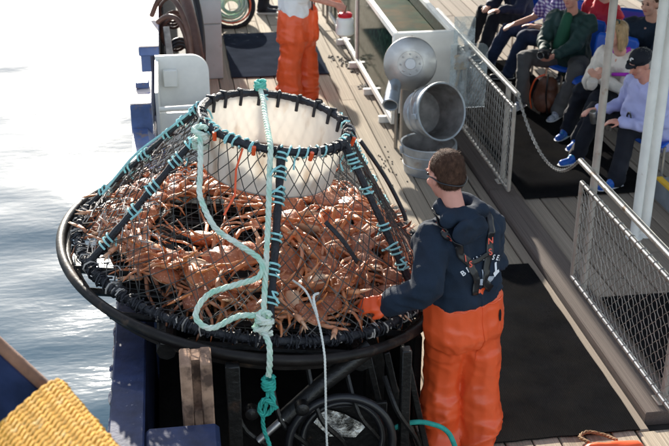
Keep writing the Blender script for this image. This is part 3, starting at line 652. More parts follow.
# ------------------------------------------------------------------ crabs
def crab_mesh(seed):
    g = random.Random(seed); mb = MB(); n, mmm = 20, 12; vs = []; tone = []; fs = []
    for i in range(1, mmm):
        ph = math.pi * i / mmm
        for k in range(n):
            t = 2 * math.pi * k / n; x = math.sin(ph) * math.cos(t); y = math.sin(ph) * math.sin(t); z = math.cos(ph)
            q = 1 + (.06 * g.uniform(-1, 1) if abs(z) < .5 else 0); lobe = 1 + .12 * math.cos(x * 7) * (z > .2)
            vs.append((x * .074 * (1 - .26 * y) * q, y * .076 * q * (1 - .1 * abs(x)), z * (.034 * lobe if z > 0 else .024) * (1 - .2 * y) + (.0035 * g.uniform(-1, 1) if z > 0 else 0))); tone.append(1.0 if z < -.2 else 2.0)
    vs += [(0, 0, .036), (0, 0, -.024)]; tone += [2.0, 1.0]; T = len(vs) - 2
    for i in range(mmm - 2):
        for k in range(n): k2 = (k + 1) % n; fs.append((i * n + k, (i + 1) * n + k, (i + 1) * n + k2, i * n + k2))
    for k in range(n): k2 = (k + 1) % n; fs.append((T, k, k2)); fs.append((T + 1, (mmm - 2) * n + k2, (mmm - 2) * n + k))
    mb.add(vs, fs, tone)
    for s in (-1, 1):
        sweep = g.uniform(-25, 25); fold = g.uniform(.2, 1.5)
        for j, (ang, ln) in enumerate(((30, .95), (6, 1.12), (-20, 1.1), (-48, .8))):
            a = R(ang + sweep * .6 + g.uniform(-7, 7)); d = V(s * math.cos(a), math.sin(a), 0); b = V(s * .062, .036 - j * .027, -.004)
            up = g.uniform(.01, .035) if g.random() < .22 else g.uniform(-.03, -.01); a2 = a - fold * .8 * (1 if j < 2 else .6); d2 = V(s * math.cos(a2), math.sin(a2), 0); a3 = a2 - fold * .5; d3 = V(s * math.cos(a3), math.sin(a3), 0)
            p1 = b + d * .022; p2 = p1 + d * .068 * ln + V(0, 0, up); p3 = p2 + d2 * .052 * ln + V(0, 0, -.012 - max(0, up) * .5); p4 = p3 + d3 * .045 * ln + V(0, 0, -.03)
            mb.tube([b, p1, p1.lerp(p2, .5), p2], [.0075, .0088, .009, .008], 7, tone=(.6, .25, .0, .15), flat=.7); mb.tube([p2 - (p2 - p1) * .05, p2.lerp(p3, .3), p2.lerp(p3, .8), p3], [.0075, .0078, .0066, .006], 7, tone=(.45, .0, .0, .35), flat=.7); mb.tube([p3 - (p3 - p2) * .05, p3.lerp(p4, .6), p4], [.0056, .004, .0015], 6, tone=(.35, .0, .0))
        a = g.uniform(-1, 1); b = V(s * .034, .055, -.004); e = V(s * (.088 + .015 * a), .075, .012); wv = V(s * (.07 + .03 * a), .125, .0 + g.uniform(-.01, .02)); t1 = wv + V(-s * .022, .05, -.004); t2 = wv + V(-s * .004, .052, .006)
        mb.tube([b, b.lerp(e, .5), e], [.008, .0105, .0095], 7, tone=(.5, .1, .1)); mb.tube([e, e.lerp(wv, .45), wv], [.009, .0125, .0115], 7, tone=(.3, .2, .3))
        mb.tube([wv, wv.lerp(t1, .5), t1], [.0085, .006, .0015], 6, tone=(.5, .7, .8)); mb.tube([wv, wv.lerp(t2, .5), t2], [.0075, .005, .0015], 6, tone=(.5, .7, .8))
        mb.tube([(s * .014, .066, .01), (s * .018, .08, .018)], .004, 5)
    me = mb.mesh('crab', CRAB); 
    at = me.attributes.get('sharp_edge')
    if at: me.attributes.remove(at)
    return me
cms = [crab_mesh(s) for s in range(7)]
placed = []
cg = random.Random(21)
def pile_h(x, y):
    r = math.hypot(x, y); net_z = ZB + (ZT - ZB) * (RB - r) / (RB - RT) if r > RT else .5
    h = .065 + .18 * math.exp(-((x - .30) ** 2 + (y - .28) ** 2) / .16) + .12 * math.exp(-((x - .2) ** 2 + (y + .3) ** 2) / .2) + .05 * math.exp(-((x + .4) ** 2 + (y + .4) ** 2) / .12)
    return max(.055, min(h, net_z - .085))
tries = 0
while len(placed) < 70 and tries < 9000:
    tries += 1
    a = cg.uniform(0, 6.283); r = .86 * math.sqrt(cg.random()); x, y = r * math.cos(a), r * math.sin(a)
    if ((x + .26) / .38) ** 2 + ((y - .1) / .5) ** 2 < 1 and cg.random() < .97: continue
    mind = .128
    if any((x - p[0]) ** 2 + (y - p[1]) ** 2 < mind ** 2 for p in placed): continue
    placed.append((x, y))
for i, (x, y) in enumerate(placed):
    o = link('crab', cg.choice(cms)); h = pile_h(x, y); h = h * cg.uniform(.8, 1.0)
    o.location = L2W((x, y, h + .01)); s = cg.uniform(1.2, 1.55) * (1 if math.hypot(x, y) < .66 else .84); o.scale = (s, s, s)
    flip = cg.random() < .09
    rz = math.atan2(y, x) - 1.5708 + cg.choice((0, 3.14)) + cg.gauss(0, .25) if math.hypot(x, y) > .62 else cg.uniform(0, 6.28)
    e = Matrix.Rotation(rz, 3, 'Z') @ Matrix.Rotation(R(180 if flip else 0) + cg.gauss(0, .3) + .15, 3, 'X') @ Matrix.Rotation(cg.gauss(0, .3), 3, 'Y')
    o.rotation_euler = (PM @ e).to_euler()
    if flip: tag(o, 'tanner crab turned over with pale underside up, in the heap inside the pot', 'crab', 'crabs lying belly up in the pot')
    else: tag(o, 'orange brown tanner crab lying back up in the heap inside the pot', 'crab', 'crabs lying back up in the pot')

# ------------------------------------------------------------------ ropes on the pot
hr = empty('hauling_rope', (.33, 4.5, .3), label='thick pale green rope looped over the front of the crab pot', cat='rope')
m = MB()
rope(m, [L2W(p) for p in [(-.06, .40, .84), (-.055, .2, .84), (-.06, 0, .83), (-.065, -.25, .835), (-.069, -.43, .83), (-.065, -.521, .705), (-.059, -.65, .545), (-.057, -.776, .386), (-.056, -.901, .23), (-.055, -.975, .15)]], .0155)
o1 = m.build('strand', ROPEW)
m = MB()
rope(m, [L2W(p) for p in [(-.415, -.235, .79), (-.409, -.30, .74), (-.403, -.41, .65), (-.395, -.51, .56), (-.315, -.646, .465), (-.198, -.726, .425), (-.086, -.788, .378), (-.088, -.838, .315), (-.187, -.858, .275), (-.314, -.868, .22), (-.372, -.9, .155), (-.377, -.945, .11), (-.303, -.985, .09), (-.178, -.962, .155), (-.081, -.965, .165)]], .0155)
o2 = m.build('loop', ROPEW)
m = MB(); c = L2W((-.055, -.975, .14)); K = []
for j in range(60):
    t = j * .42; K.append(c + V(.034 * math.cos(t) + .01 * math.sin(t * .31), .028 * math.sin(t) - .005, .035 - .0013 * j + .014 * math.sin(t * .7)))
rope(m, K, .016, sm=2); o3 = m.build('knot', ROPEW)
m = MB(); c = L2W((-.41, -.22, .76)); K = []
for j in range(50):
    t = j * .5; K.append(c + V(.034 * math.cos(t), .026 * math.sin(t), .05 - .0024 * j + .014 * math.sin(t * .6)))
rope(m, K, .015, sm=2); o4 = m.build('knot', ROPEW)
m = MB(); rope(m, [c_ for c_ in (L2W((-.055, -.99, .10)), (.345, 4.53, 1.0), (.345, 4.50, .93), (.34, 4.5, .86), (.335, 4.5, .82))], .0155); o5 = m.build('tail', ROPEW)
m = MB(); c = V(.335, 4.49, .80); K = [c + V(.026 * math.cos(j * .6), .024 * math.sin(j * .6), .03 - .0018 * j) for j in range(34)]; rope(m, K, .013, sm=2)
rope(m, [(.335, 4.49, .78), (.355, 4.47, .72), (.34, 4.46, .66), (.30, 4.46, .64), (.285, 4.46, .68), (.31, 4.46, .73), (.35, 4.46, .70), (.37, 4.46, .665)], .013)
rope(m, [(.335, 4.49, .78), (.32, 4.47, .70), (.30, 4.46, .62), (.305, 4.45, .55), (.33, 4.42, .46), (.34, 4.4, .3), (.35, 4.4, .1)], .011); o6 = m.build('teal_tail', ROPEG)
m = MB(); c = L2W((-.06, .40, .86)); K = [c + V(.026 * math.cos(j * .55), .024 * math.sin(j * .55), .022 - .0013 * j) for j in range(32)]; rope(m, K, .013, sm=2); o7 = m.build('teal_knot', mat('mid_green_rope', (.12, .5, .4), .7, var=.2, scale=25))
rel(hr, o1, o2, o3, o4, o5, o6, o7)
m = MB(); B = V(.61, 4.4, .02); P = [V(.5, 4.86, 1.16), V(.56, 4.78, 1.13), V(.6, 4.66, 1.04), V(.612, 4.525, .94), V(.612, 4.48, .84), V(.61, 4.44, .55), V(.615, 4.4, .3), V(.62, 4.4, .05)]
rope(m, [p - B for p in P], .0058, pitch=.05); rope(m, [V(.62, 4.78, 1.12) - B, V(.59, 4.74, 1.12) - B, V(.6, 4.66, 1.045) - B], .007, pitch=.05)
tag(m.build('thin_line', LINEW, loc=B), 'thin white line hanging from the crabs over the rim', 'rope')
tube_thing('green_hose', [(1.0, 4.72, .3), (1.1, 4.72, .33), (1.2, 4.7, .33), (1.3, 4.66, .28), (1.36, 4.6, .1)], .014, ROPEG, 'green hose curving low beside the orange trousers', 'hose')

# ------------------------------------------------------------------ people
def ridge(p, f, st):
    n = noise.noise(V(p.x * f * st[0], p.y * f * st[1], p.z * f * st[2])); return 1 - abs(n) * 2.2
def folds(kind, amp):
    """cloth relief: long ridges that hang with the cloth, bunched where it gathers"""
    def fn(co):
        wob = V(noise.noise(co * 5), noise.noise(co * 5 + V(9, 0, 0)), noise.noise(co * 5 + V(0, 9, 0))) * .06; p = co + wob
        d = .55 * ridge(p, 7, (1, 1, .38)) + .35 * ridge(p + V(p.z * .5, 0, 0), 12, (.8, .8, .8)) + .25 * noise.noise(p * 3.2)
        if kind == 'oilskin':
            g = max(0, min(1, (.50 - co.z) / .3)); d = d * (.5 - .1 * g) + .2 + g * 1.1 * ridge(p, 9, (.45, .45, 1.5)) + .35 * max(0, 1 - abs(co.z - .74) / .12) * ridge(p + V(0, 0, p.x * .7), 9, (.35, .35, 1.6))
        if kind == 'hoodie':
            g = max(0, min(1, (1.16 - co.z) / .14)); d = d + g * .9 * ridge(p, 9, (.35, .35, 1.5))
        return (d - .45) * amp
    return fn
def remeshed(mb, name, m, voxel, parent, smooth=5, disp=0, dscale=.12, kind='plain'):
    o = mb.build(name + '_raw', m); r = o.modifiers.new('remesh', 'REMESH'); r.mode = 'VOXEL'; r.voxel_size = voxel; r.use_smooth_shade = True
    s = o.modifiers.new('smooth', 'SMOOTH'); s.factor = .5; s.iterations = smooth
    bpy.context.view_layer.update(); dg = bpy.context.evaluated_depsgraph_get(); me = bpy.data.meshes.new_from_object(o.evaluated_get(dg)); me.name = name
    bpy.data.objects.remove(o)
    if disp:
        fn = folds(kind, disp); N = [v.normal.copy() for v in me.vertices]
        for v, nn_ in zip(me.vertices, N): v.co = v.co + nn_ * fn(v.co)
        me.update()
    if not me.materials: me.materials.append(m)
    me.polygons.foreach_set('use_smooth', [True] * len(me.polygons))
    o = link(name, me); rel(parent, o); return o
def ik(a, b, l1, l2, pole):
    a, b = V(a), V(b); d = b - a; L = min(d.length, (l1 + l2) * .995); d.normalize()
    x = (l1 * l1 - l2 * l2 + L * L) / (2 * L); h = math.sqrt(max(0, l1 * l1 - x * x)); p = V(pole); p = (p - d * p.dot(d)).normalized()
    return a + d * x + p * h
def hand(mb, wrist, d, palm, side, curl=.6, k=1.0, r=1.0):
    """palm plus four fingers and a thumb: d points along the hand, palm is the palm's normal, side +1 when the thumb lies toward palm x d"""
    d = V(d).normalized(); palm = V(palm); palm = (palm - d * palm.dot(d)).normalized(); s = palm.cross(d) * side; w_ = V(wrist)
    for q in (-1, 0, 1): mb.cap(w_ + s * .012 * q * k, .019 * r * k, w_ + d * .075 * k + s * .026 * q * k, .0145 * r * k, 10)
    for j, ln in enumerate((.070, .080, .074, .058)):
        b = w_ + d * .085 * k + s * (.030 - .020 * j) * k; dd = d; p = b
        for f, seg in ((.45, .45), (.9, .32), (1.2, .25)):
            ang = curl * f; v = (d * math.cos(ang) + palm * math.sin(ang)); q = p + v * ln * seg * k; mb.cap(p, .0092 * r * k, q, .0083 * r * k, 8); p = q
    b = w_ + d * .025 * k + s * .026 * k; q = b + (d * .55 + s * .6 + palm * .35 * curl).normalized() * .042 * k; mb.cap(b, .0135 * r * k, q, .0105 * r * k, 8); mb.cap(q, .0105 * r * k, q + (d * .85 + s * .1 + palm * .6 * curl).normalized() * .032 * k, .009 * r * k, 8)
def head_parts(mb, c, f, k=1.0):
    f = V(f).normalized(); s = f.cross(V(0, 0, 1)).normalized(); u = s.cross(f); Q = Matrix((s, f, u)).transposed(); c = V(c)
    P = lambda x, y, z: c + (s * x + f * y + u * z) * k
    mb.ell(P(0, -.012, .03), (.075 * k, .094 * k, .09 * k), 16, 12, Q); mb.ell(P(0, .022, -.03), (.060 * k, .066 * k, .085 * k), 14, 10, Q); mb.ell(P(0, .055, -.088), (.03 * k, .026 * k, .024 * k), 10, 8, Q)
    mb.cap(P(0, .092, .012), .009 * k, P(0, .108, -.026), .0145 * k, 8); mb.ell(P(0, .08, .03), (.055 * k, .018 * k, .012 * k), 10, 6, Q)
    for q in (-1, 1): mb.ell(P(.074 * q, -.008, -.008), (.011 * k, .022 * k, .034 * k), 8, 8, Q); mb.ell(P(.04 * q, .062, -.025), (.024 * k, .02 * k, .022 * k), 8, 6, Q)
    mb.cap(P(0, -.03, -.08), .055 * k, P(0, -.045, -.17), .058 * k)
    return P, Q
def face(parent, P, Q, k, glasses=None):
    obs = []
    for q in (-1, 1): obs.append(MB().ell(P(.031 * q, .082, .012), (.012 * k, .008 * k, .0075 * k), 10, 6, Q).build('eye', EYEM)); obs.append(MB().ell(P(.031 * q, .088, .034), (.018 * k, .006 * k, .0045 * k), 8, 5, Q).build('eyebrow', HAIRB))
    obs.append(MB().ell(P(0, .084, -.055), (.023 * k, .009 * k, .007 * k), 10, 6, Q).build('mouth', LIPM))
    if glasses:
        m = MB()
        for q in (-1, 1):
            m.tube([P(.033 * q + .021 * math.cos(t * .524), .103, .012 + .016 * math.sin(t * .524)) for t in range(12)], .0022, 5, closed=True); m.tube([P(.054 * q, .1, .016), P(.074 * q, .05, .014), P(.078 * q, -.01, .008)], .002, 5)
        m.tube([P(-.012, .103, .015), P(.012, .103, .015)], .002, 5); obs.append(m.build('glasses', glasses))
    rel(parent, *obs)

def person(label, hip, chest, head, look, facing, knees, feet, hands, top, trousers, shoes, skin=SKIN, hair=HAIRB, hair_kind='short', voxel=.011, k=1.0, group=None,
           sleeves=True, palms=((0, 0, -1), (0, 0, -1)), curl=.6, shoulder_w=.185, belly=0, glasses=None, topfat=.022, disp=.03, top_name='jacket', trouser_fat=.02, elbow_out=.5, shoe_len=.17, extra=(), low=0):
    fc = V(facing).normalized(); sd = fc.cross(V(0, 0, 1)).normalized()   # sd points to the person's right
    hip, chest, head = V(hip), V(chest), V(head)
    base = (V(feet[0]) + V(feet[1])) / 2; base.z = 0
    pr = empty('person', base, label=label, cat='person', group=group)
    shoulders = [chest - sd * shoulder_w, chest + sd * shoulder_w]; hips = [hip - sd * .09, hip + sd * .09]
    body = MB(); cloth = MB(); trou = MB()
    P, Q = head_parts(body, head, look, k)
    up = (chest - hip).normalized(); F = topfat
    body.chain([(hip, .125), (hip.lerp(chest, .5), .115), (chest - up * .04, .12)]); body.cap(shoulders[0], .05, shoulders[1], .05); body.cap(chest, .06, head - V(0, 0, .1) - V(look).normalized() * .03, .05)
    for q in (-1, 1): cloth.chain([(hip + sd * q * .055 - up * (.03 - low), .115 + F - (.015 if low else 0)), (hip.lerp(chest, .5) + sd * q * .055 + fc * belly, .108 + F + belly * .6), (chest - up * .06 + sd * q * .07, .108 + F)])
    cloth.cap(shoulders[0] - up * .02, .058 + F, shoulders[1] - up * .02, .058 + F); cloth.cap(chest + up * .02, .075 + F * .6, chest + up * .055, .06 + F * .6)
    L1, L2 = .29, .26
    for i, q in ((0, -1), (1, 1)):
        sh = shoulders[i]; wr = V(hands[i]); el = ik(sh, wr, L1, L2, sd * q * elbow_out + V(0, 0, -1) - fc * .25); dv = (wr - el).normalized()
        if (wr - sh).length > L1 + L2: wr = sh + (wr - sh).normalized() * (L1 + L2) * .99
        body.chain([(sh, .05), (el, .04), (wr, .029)]); hand(body, wr, dv, palms[i], q, curl)
        if sleeves: cloth.chain([(sh, .055 + F * .9), (el, .046 + F * .62), (wr - dv * .01, .034 + F * .45)])
        else: cloth.chain([(sh, .058 + F), (sh.lerp(el, .62), .058 + F)])
        kn = V(knees[i]); ft = V(feet[i]); an = ft + V(0, 0, .07)
        body.chain([(hips[i], .085), (kn, .055), (an, .04)]); body.cap(ft, .04, ft + fc * .12, .03)
        G = trouser_fat; trou.chain([(hips[i], .095 + G), (hips[i].lerp(kn, .5), .085 + G), (kn, .064 + G), (kn.lerp(an, .5), .062 + G), (an + V(0, 0, .02), .056 + G)])
        sf = MB(); fd = V(fc.x, fc.y, 0).normalized(); g0 = V(ft.x, ft.y, .0)
        sf.cap(g0 + V(0, 0, .075), .046, g0 + fd * .05 + V(0, 0, .062), .045); sf.cap(g0 - fd * .04 + V(0, 0, .045), .04, g0 + fd * shoe_len + V(0, 0, .036), .034)
        so = remeshed(sf, 'shoe', shoes, .009, pr, 3)
        sl = MB(); pts = [(-.085, .0), (-.06, .035), (0, .04), (.1, .046), (shoe_len, .042), (shoe_len + .035, .02), (shoe_len + .04, 0)]; pts = pts + [(x, -y) for x, y in reversed(pts[:-1])][:-1]
        ring = lambda z, sc_: [g0 + fd * x * sc_ + fd.cross(V(0, 0, 1)) * y * sc_ + V(0, 0, z) for x, y in pts]; n = len(pts)
        sl.add(ring(.001, .97) + ring(.022, 1.03), [tuple(range(n)), tuple(range(n, 2 * n))] + [(a, (a + 1) % n, (a + 1) % n + n, a + n) for a in range(n)]); so2 = sl.build('sole', WHITER); so2.parent = so; so2.matrix_parent_inverse = Matrix.Translation(pr.location).inverted() if False else so.matrix_world.inverted()
    trou.chain([(hips[0], .105 + trouser_fat * .6), (hips[1], .105 + trouser_fat * .6)])
    for ch_l in extra: trou.chain(ch_l)
    remeshed(body, 'body', skin, .0085, pr, 4)
    ct = remeshed(cloth, top_name, top, voxel, pr, 5, disp, kind='hoodie' if top_name == 'hoodie' else 'plain')
    tr = remeshed(trou, 'trousers', trousers, voxel, pr, 6 if extra else 4, disp * (.85 if extra else .8), kind='oilskin' if extra else 'plain')
    face(pr, P, Q, k, glasses)
    if hair_kind:
        hm = MB()
        hm.ell(P(0, -.028, .045), (.083 * k, .092 * k, .088 * k), 16, 10, Q); hm.ell(P(0, -.05, -.0), (.078 * k, .066 * k, .078 * k), 14, 10, Q)
        if hair_kind == 'long':
            for q in (-1, 1): hm.chain([(P(.055 * q, -.01, .07), .05 * k), (P(.078 * q, .0, -.02), .036 * k), (P(.08 * q, -.005, -.11), .036 * k)])
            hm.ell(P(0, -.06, -.06), (.085 * k, .05 * k, .09 * k), 14, 10, Q)
        ho = remeshed(hm, 'hair', hair, .009, pr, 2, .006)
        hs_ = random.Random(len(label)); tufts = MB(); me = ho.data; fcs = list(me.polygons)
        for _ in range(2600 if voxel < .01 else 700):
            f_ = hs_.choice(fcs); c_0 = f_.center; nrm = f_.normal; cr_ = V(0, 0, -1) if hair_kind == 'long' else (V(look) * -.2 + V(hs_.uniform(-.5, .5), hs_.uniform(-.5, .5), -.5)); tg = (cr_ - nrm * cr_.dot(nrm)); tg = (tg.normalized() if tg.length > .05 else V(1, 0, 0)) * hs_.uniform(.010, .02) * (2.2 if hair_kind == 'long' else 1); sw = nrm.cross(tg).normalized() * .0011
            tufts.add([c_0 - sw, c_0 + sw, c_0 + tg * .5 + nrm * .0045 + sw * .8, c_0 + tg + nrm * hs_.uniform(.002, .009), c_0 + tg * .5 + nrm * .0045 - sw * .8], [(0, 1, 2, 4), (4, 2, 3)])
        tf = tufts.build('hair_strands', hair); tf['kind'] = 'stuff'; tf.parent = ho; tf.matrix_parent_inverse = Matrix.Identity(4)
    return pr, P, Q, ct, tr, dict(sh=shoulders, sd=sd, fc=fc, up=up)

# --- the deckhand at the pot
hk_ = dict(hip=(1.42, 4.92, .88), chest=(1.385, 4.985, 1.32), head=(1.305, 5.03, 1.615), look=(-.42, .88, -.28), facing=(-.40, .917, 0))
_f = V(-.40, .917, 0).normalized(); _r = _f.cross(V(0, 0, 1)); _h = V(1.42, 4.92, .88); EX = []
for q in (-1, 0, 1): EX.append([(_h + _r * q * .075 + V(0, 0, -.06), .172), (_h + _r * q * .072 + _f * .01 + V(0, 0, .02), .168), (_h + _r * q * .07 + _f * .02 + V(0, 0, .11), .150)])
for kx, ky in ((1.33, 4.95), (1.53, 4.90)): EX.append([((kx, ky + .02, .60), .118), ((kx, ky + .03, .42), .112), ((kx, ky + .01, .30), .118), ((kx, ky, .20), .122)]); EX.append([((kx, ky, .2), .115), ((kx, ky, .08), .105)])
wk, P, Q, hood, trs, J = person('man in navy hoodie and orange bib trousers reaching into the crab pot', knees=((1.335, 4.98, .47), (1.52, 4.93, .47)), feet=((1.335, 4.92, 0), (1.525, 4.87, 0)), hands=((1.0, 4.84, 1.0), (1.42, 5.32, 1.02)),
    top=NAVY, trousers=ORANGE, shoes=ORANGE, skin=SKINR, hair=HAIRB, voxel=.0095, topfat=.05, disp=.03, top_name='hoodie', trouser_fat=.045, palms=((.2, .3, -1), (0, 0, -1)), curl=.7, shoulder_w=.172, k=1.06, elbow_out=.8, low=.17, extra=EX, **hk_)
m = MB(); c = V(1.365, 4.94, 1.475)   # hood lying on the shoulders
Rh = J['sd']; Fh = J['fc']
m.tube([c + Rh * .097 * math.cos(t) + Fh * (.082 * math.sin(t) + .012) + V(0, 0, .012 * math.sin(t) - .012) for t in [k * .3 for k in range(21)]], .034, 10, closed=True)
m.ell(c - Fh * .118 + V(0, 0, -.085), (.118, .028, .08), 14, 10, Matrix((Rh, Fh, V(0, 0, 1))).transposed()); m.cap(c - Rh * .1 - Fh * .04 + V(0, 0, -.03), .045, c + Rh * .1 - Fh * .04 + V(0, 0, -.03), .045)
hd = remeshed(m, 'hood', NAVY, .0085, wk, 4, .03)
bibm = trs
# orange gloves over the hands
m = MB(); hand(m, (1.0, 4.84, 1.0), (-.95, .2, -.12), (.0, .6, -.8), -1, .7, 1.12, 1.4); m.cap((1.045, 4.83, 1.03), .05, (.975, 4.835, 1.015), .046); remeshed(m, 'glove', ORANGE, .008, wk, 3, .008, .05)
m = MB(); hand(m, (1.42, 5.32, 1.02), (-.6, .6, -.2), (0, .2, -1), 1, .75, 1.12, 1.35); m.cap((1.43, 5.29, 1.03), .05, (1.41, 5.33, 1.015), .045); remeshed(m, 'glove', ORANGE, .008, wk, 3)
# sunglasses with strap
m = MB(); m.tube(curve([P(-.082, .012, .012), P(-.083, -.01, .008), P(-.076, -.075, -.02), P(0, -.122, -.045), P(.076, -.075, -.02), P(.083, -.01, .008), P(.082, .012, .012)], 6), .004, 6)
rel(wk, m.build('glasses_strap', BLACKP))
from mathutils.bvhtree import BVHTree
def tree(*obs):
    vs = []; fs = []
    for o in obs:
        k = len(vs); vs += [v.co.copy() for v in o.data.vertices]; fs += [[i + k for i in p.vertices] for p in o.data.polygons]
    return BVHTree.FromPolygons(vs, fs)
for k_ in range(14):
    a_ = R(-180 + k_ * 360 / 14); MB().ell((.392 * math.cos(a_), .392 * math.sin(a_), .765), .008, 8, 6).build('rivet', RUSTG, tun)
TB = tree(hood, hd); TT = tree(trs)
STRAPS = []
def ribbon(path, w_, off=.006):
    C = []
    for p in resample(curve(path, 8), .01):
        c, n_, i, d_ = TB.find_nearest(p); C.append((c, n_))
    for _ in range(3): C = [C[0]] + [((C[i - 1][0] + C[i][0] * 2 + C[i + 1][0]) / 4, (C[i - 1][1] + C[i][1] + C[i + 1][1]).normalized()) for i in range(1, len(C) - 1)] + [C[-1]]
    vs = []; n = len(C)
    for i, (c, n_) in enumerate(C):
        d_ = (C[min(i + 1, n - 1)][0] - C[max(i - 1, 0)][0]).normalized(); s_ = d_.cross(n_).normalized()
        for k in range(5): q = c + s_ * w_ * (k / 4 - .5); h, hn, _, _ = TB.find_nearest(q); lift = max(off, (h - q).dot(n_) + off); vs.append(q + n_ * min(lift, .03))
    mb = MB().add(vs, [(i * 5 + k, i * 5 + k + 1, i * 5 + k + 6, i * 5 + k + 5) for i in range(n - 1) for k in range(4)]); o = mb.build('suspender', BLACKP); STRAPS.append([(vs[i * 5 + 2], n_) for i, (c, n_) in enumerate(C)]); t = o.modifiers.new('thick', 'SOLIDIFY'); t.thickness = .004; t.offset = 0; rel(wk, o)
def drape(p, off, direction, T=None):
    """lay a point on the cloth by looking along a direction"""
    d_ = V(direction).normalized(); h, n_, i, q = (T or TB).ray_cast(V(p) - d_ * .5, d_, 1.2)
    if h is None: h, n_, i, q = (T or TB).find_nearest(p)
    return h - d_ * off
bk = lambda r, z, d=.19: V(hk_['hip']).lerp(V(hk_['chest']), (z - .88) / .455) * 1 + J['sd'] * r - J['fc'] * d + V(0, 0, 0)
def bk(r, z, d=.2):
    b = V(hk_['hip']).lerp(V(hk_['chest']), (z - .88) / .455); return V(b.x, b.y, z) + J['sd'] * r - J['fc'] * d
for path in ([bk(-.165, 1.45, -.02), bk(-.17, 1.42, .07), bk(-.165, 1.36, .14), bk(-.135, 1.30, .18), bk(-.075, 1.25), bk(-.04, 1.16), bk(-.035, 1.06)], [bk(.13, 1.41, -.02), bk(.125, 1.40, .08), bk(.10, 1.34, .17), bk(.07, 1.26), bk(.05, 1.16), bk(.05, 1.06)]): ribbon(path, .042)
ribbon([bk(-.06, 1.235), bk(0, 1.235), bk(.06, 1.235)], .026, .009)
def text_mesh(s, size):
    cu = bpy.data.curves.new('t', 'FONT'); cu.body = s; cu.size = size; cu.align_x = 'CENTER'; cu.align_y = 'CENTER'; cu.resolution_u = 3; cu.offset = size * .025
    ob = bpy.data.objects.new('t', cu); col.objects.link(ob); dg = bpy.context.evaluated_depsgraph_get(); me = bpy.data.meshes.new_from_object(ob.evaluated_get(dg)); bpy.data.objects.remove(ob); return me
def lay(me, name, m, off, direction, T=None):
    import bmesh
    bm = bmesh.new(); bm.from_mesh(me); bmesh.ops.triangulate(bm, faces=bm.faces)
    for _ in range(2):
        lg = [e for e in bm.edges if e.calc_length() > .012]
        if lg: bmesh.ops.subdivide_edges(bm, edges=lg, cuts=1)
        bmesh.ops.triangulate(bm, faces=bm.faces)
    for v in bm.verts: v.co = drape(v.co, off, direction, T)
    bm.to_mesh(me); bm.free(); me.materials.clear(); me.materials.append(m); o = link(name, me); rel(wk, o); return o
def letter(s, size, pos, right, upv, m, name='lettering', off=.007, direction=None):
    me = text_mesh(s, size); right = V(right).normalized(); upv = V(upv).normalized()
    for v in me.vertices: v.co = V(pos) + right * v.co.x + upv * v.co.y
    return lay(me, name, m, off, direction or J['fc'])
SD, UP = J['sd'], V(0, 0, 1)
for i, ch in enumerate('BERING SEA'):
    if ch == ' ': continue
    t = (i - 4.5) / 4.5; a = -t * .55; letter(ch, .040, bk(.03 + .135 * t, 1.215 - .04 * t * t), SD * math.cos(a) + UP * math.sin(a), UP * math.cos(a) - SD * math.sin(a), LETW, 'back_lettering')
def strap_letter(ch, k, t, size, along):
    C = STRAPS[k]; i = int(t * (len(C) - 1)); c, n_ = C[i]; tg = (C[min(i + 3, len(C) - 1)][0] - C[max(i - 3, 0)][0]).normalized()
    rt_ = tg if along else (SD - n_ * SD.dot(n_)).normalized(); up_ = n_.cross(rt_).normalized(); me = text_mesh(ch, size)
    for v in me.vertices: v.co = c + n_ * .006 + rt_ * v.co.x + up_ * v.co.y
    me.materials.clear(); me.materials.append(LETR); rel(wk, link('strap_lettering', me))
for ch, t in (('I', .17), ('Z', .25), ('O', .34)): strap_letter(ch, 0, t, .05, True)
strap_letter('I', 0, .64, .046, False); strap_letter('S', 0, .73, .046, False); strap_letter('N', 1, .52, .046, False); strap_letter('S', 1, .62, .046, False)
# printed ship and anchor motif under the arc
def print_poly(pts, m, name='back_print'):
    me = bpy.data.meshes.new(name); me.from_pydata([bk(x, z) for x, z in pts], [], [tuple(range(len(pts)))]); lay(me, name, m, .005, J['fc'])
print_poly([(-.01, 1.085), (.07, 1.075), (.10, 1.105), (.04, 1.12), (-.02, 1.118)], LETG); print_poly([(.01, 1.122), (.055, 1.125), (.05, 1.155), (.02, 1.16)], LETG); print_poly([(.10, 1.10), (.14, 1.115), (.135, 1.13), (.12, 1.13), (.13, 1.17), (.115, 1.17), (.105, 1.13), (.09, 1.125)], LETW)
me = bpy.data.meshes.new('trouser_badge'); me.from_pydata([bk(.125 + .014 * math.cos(t), .88 + .035 * math.sin(t)) for t in [k * .5236 for k in range(12)]], [], [tuple(range(12))]); lay(me, 'trouser_badge', BLACKP, .004, J['fc'], TT)

m = MB(); m.tube([drape(bk(.005 + .006 * math.sin(z * 20), z), .001, J['fc'], TT) for z in [.99 - .012 * q for q in range(32)]], .0035, 5); rel(wk, m.build('seam', ORANGE))
m = MB(); m.tube([drape(bk(-.16 + .01 * q, .965 + .004 * math.sin(q)), .001, J['fc'], TT) for q in range(33)], .0045, 5); rel(wk, m.build('seam', ORANGE))
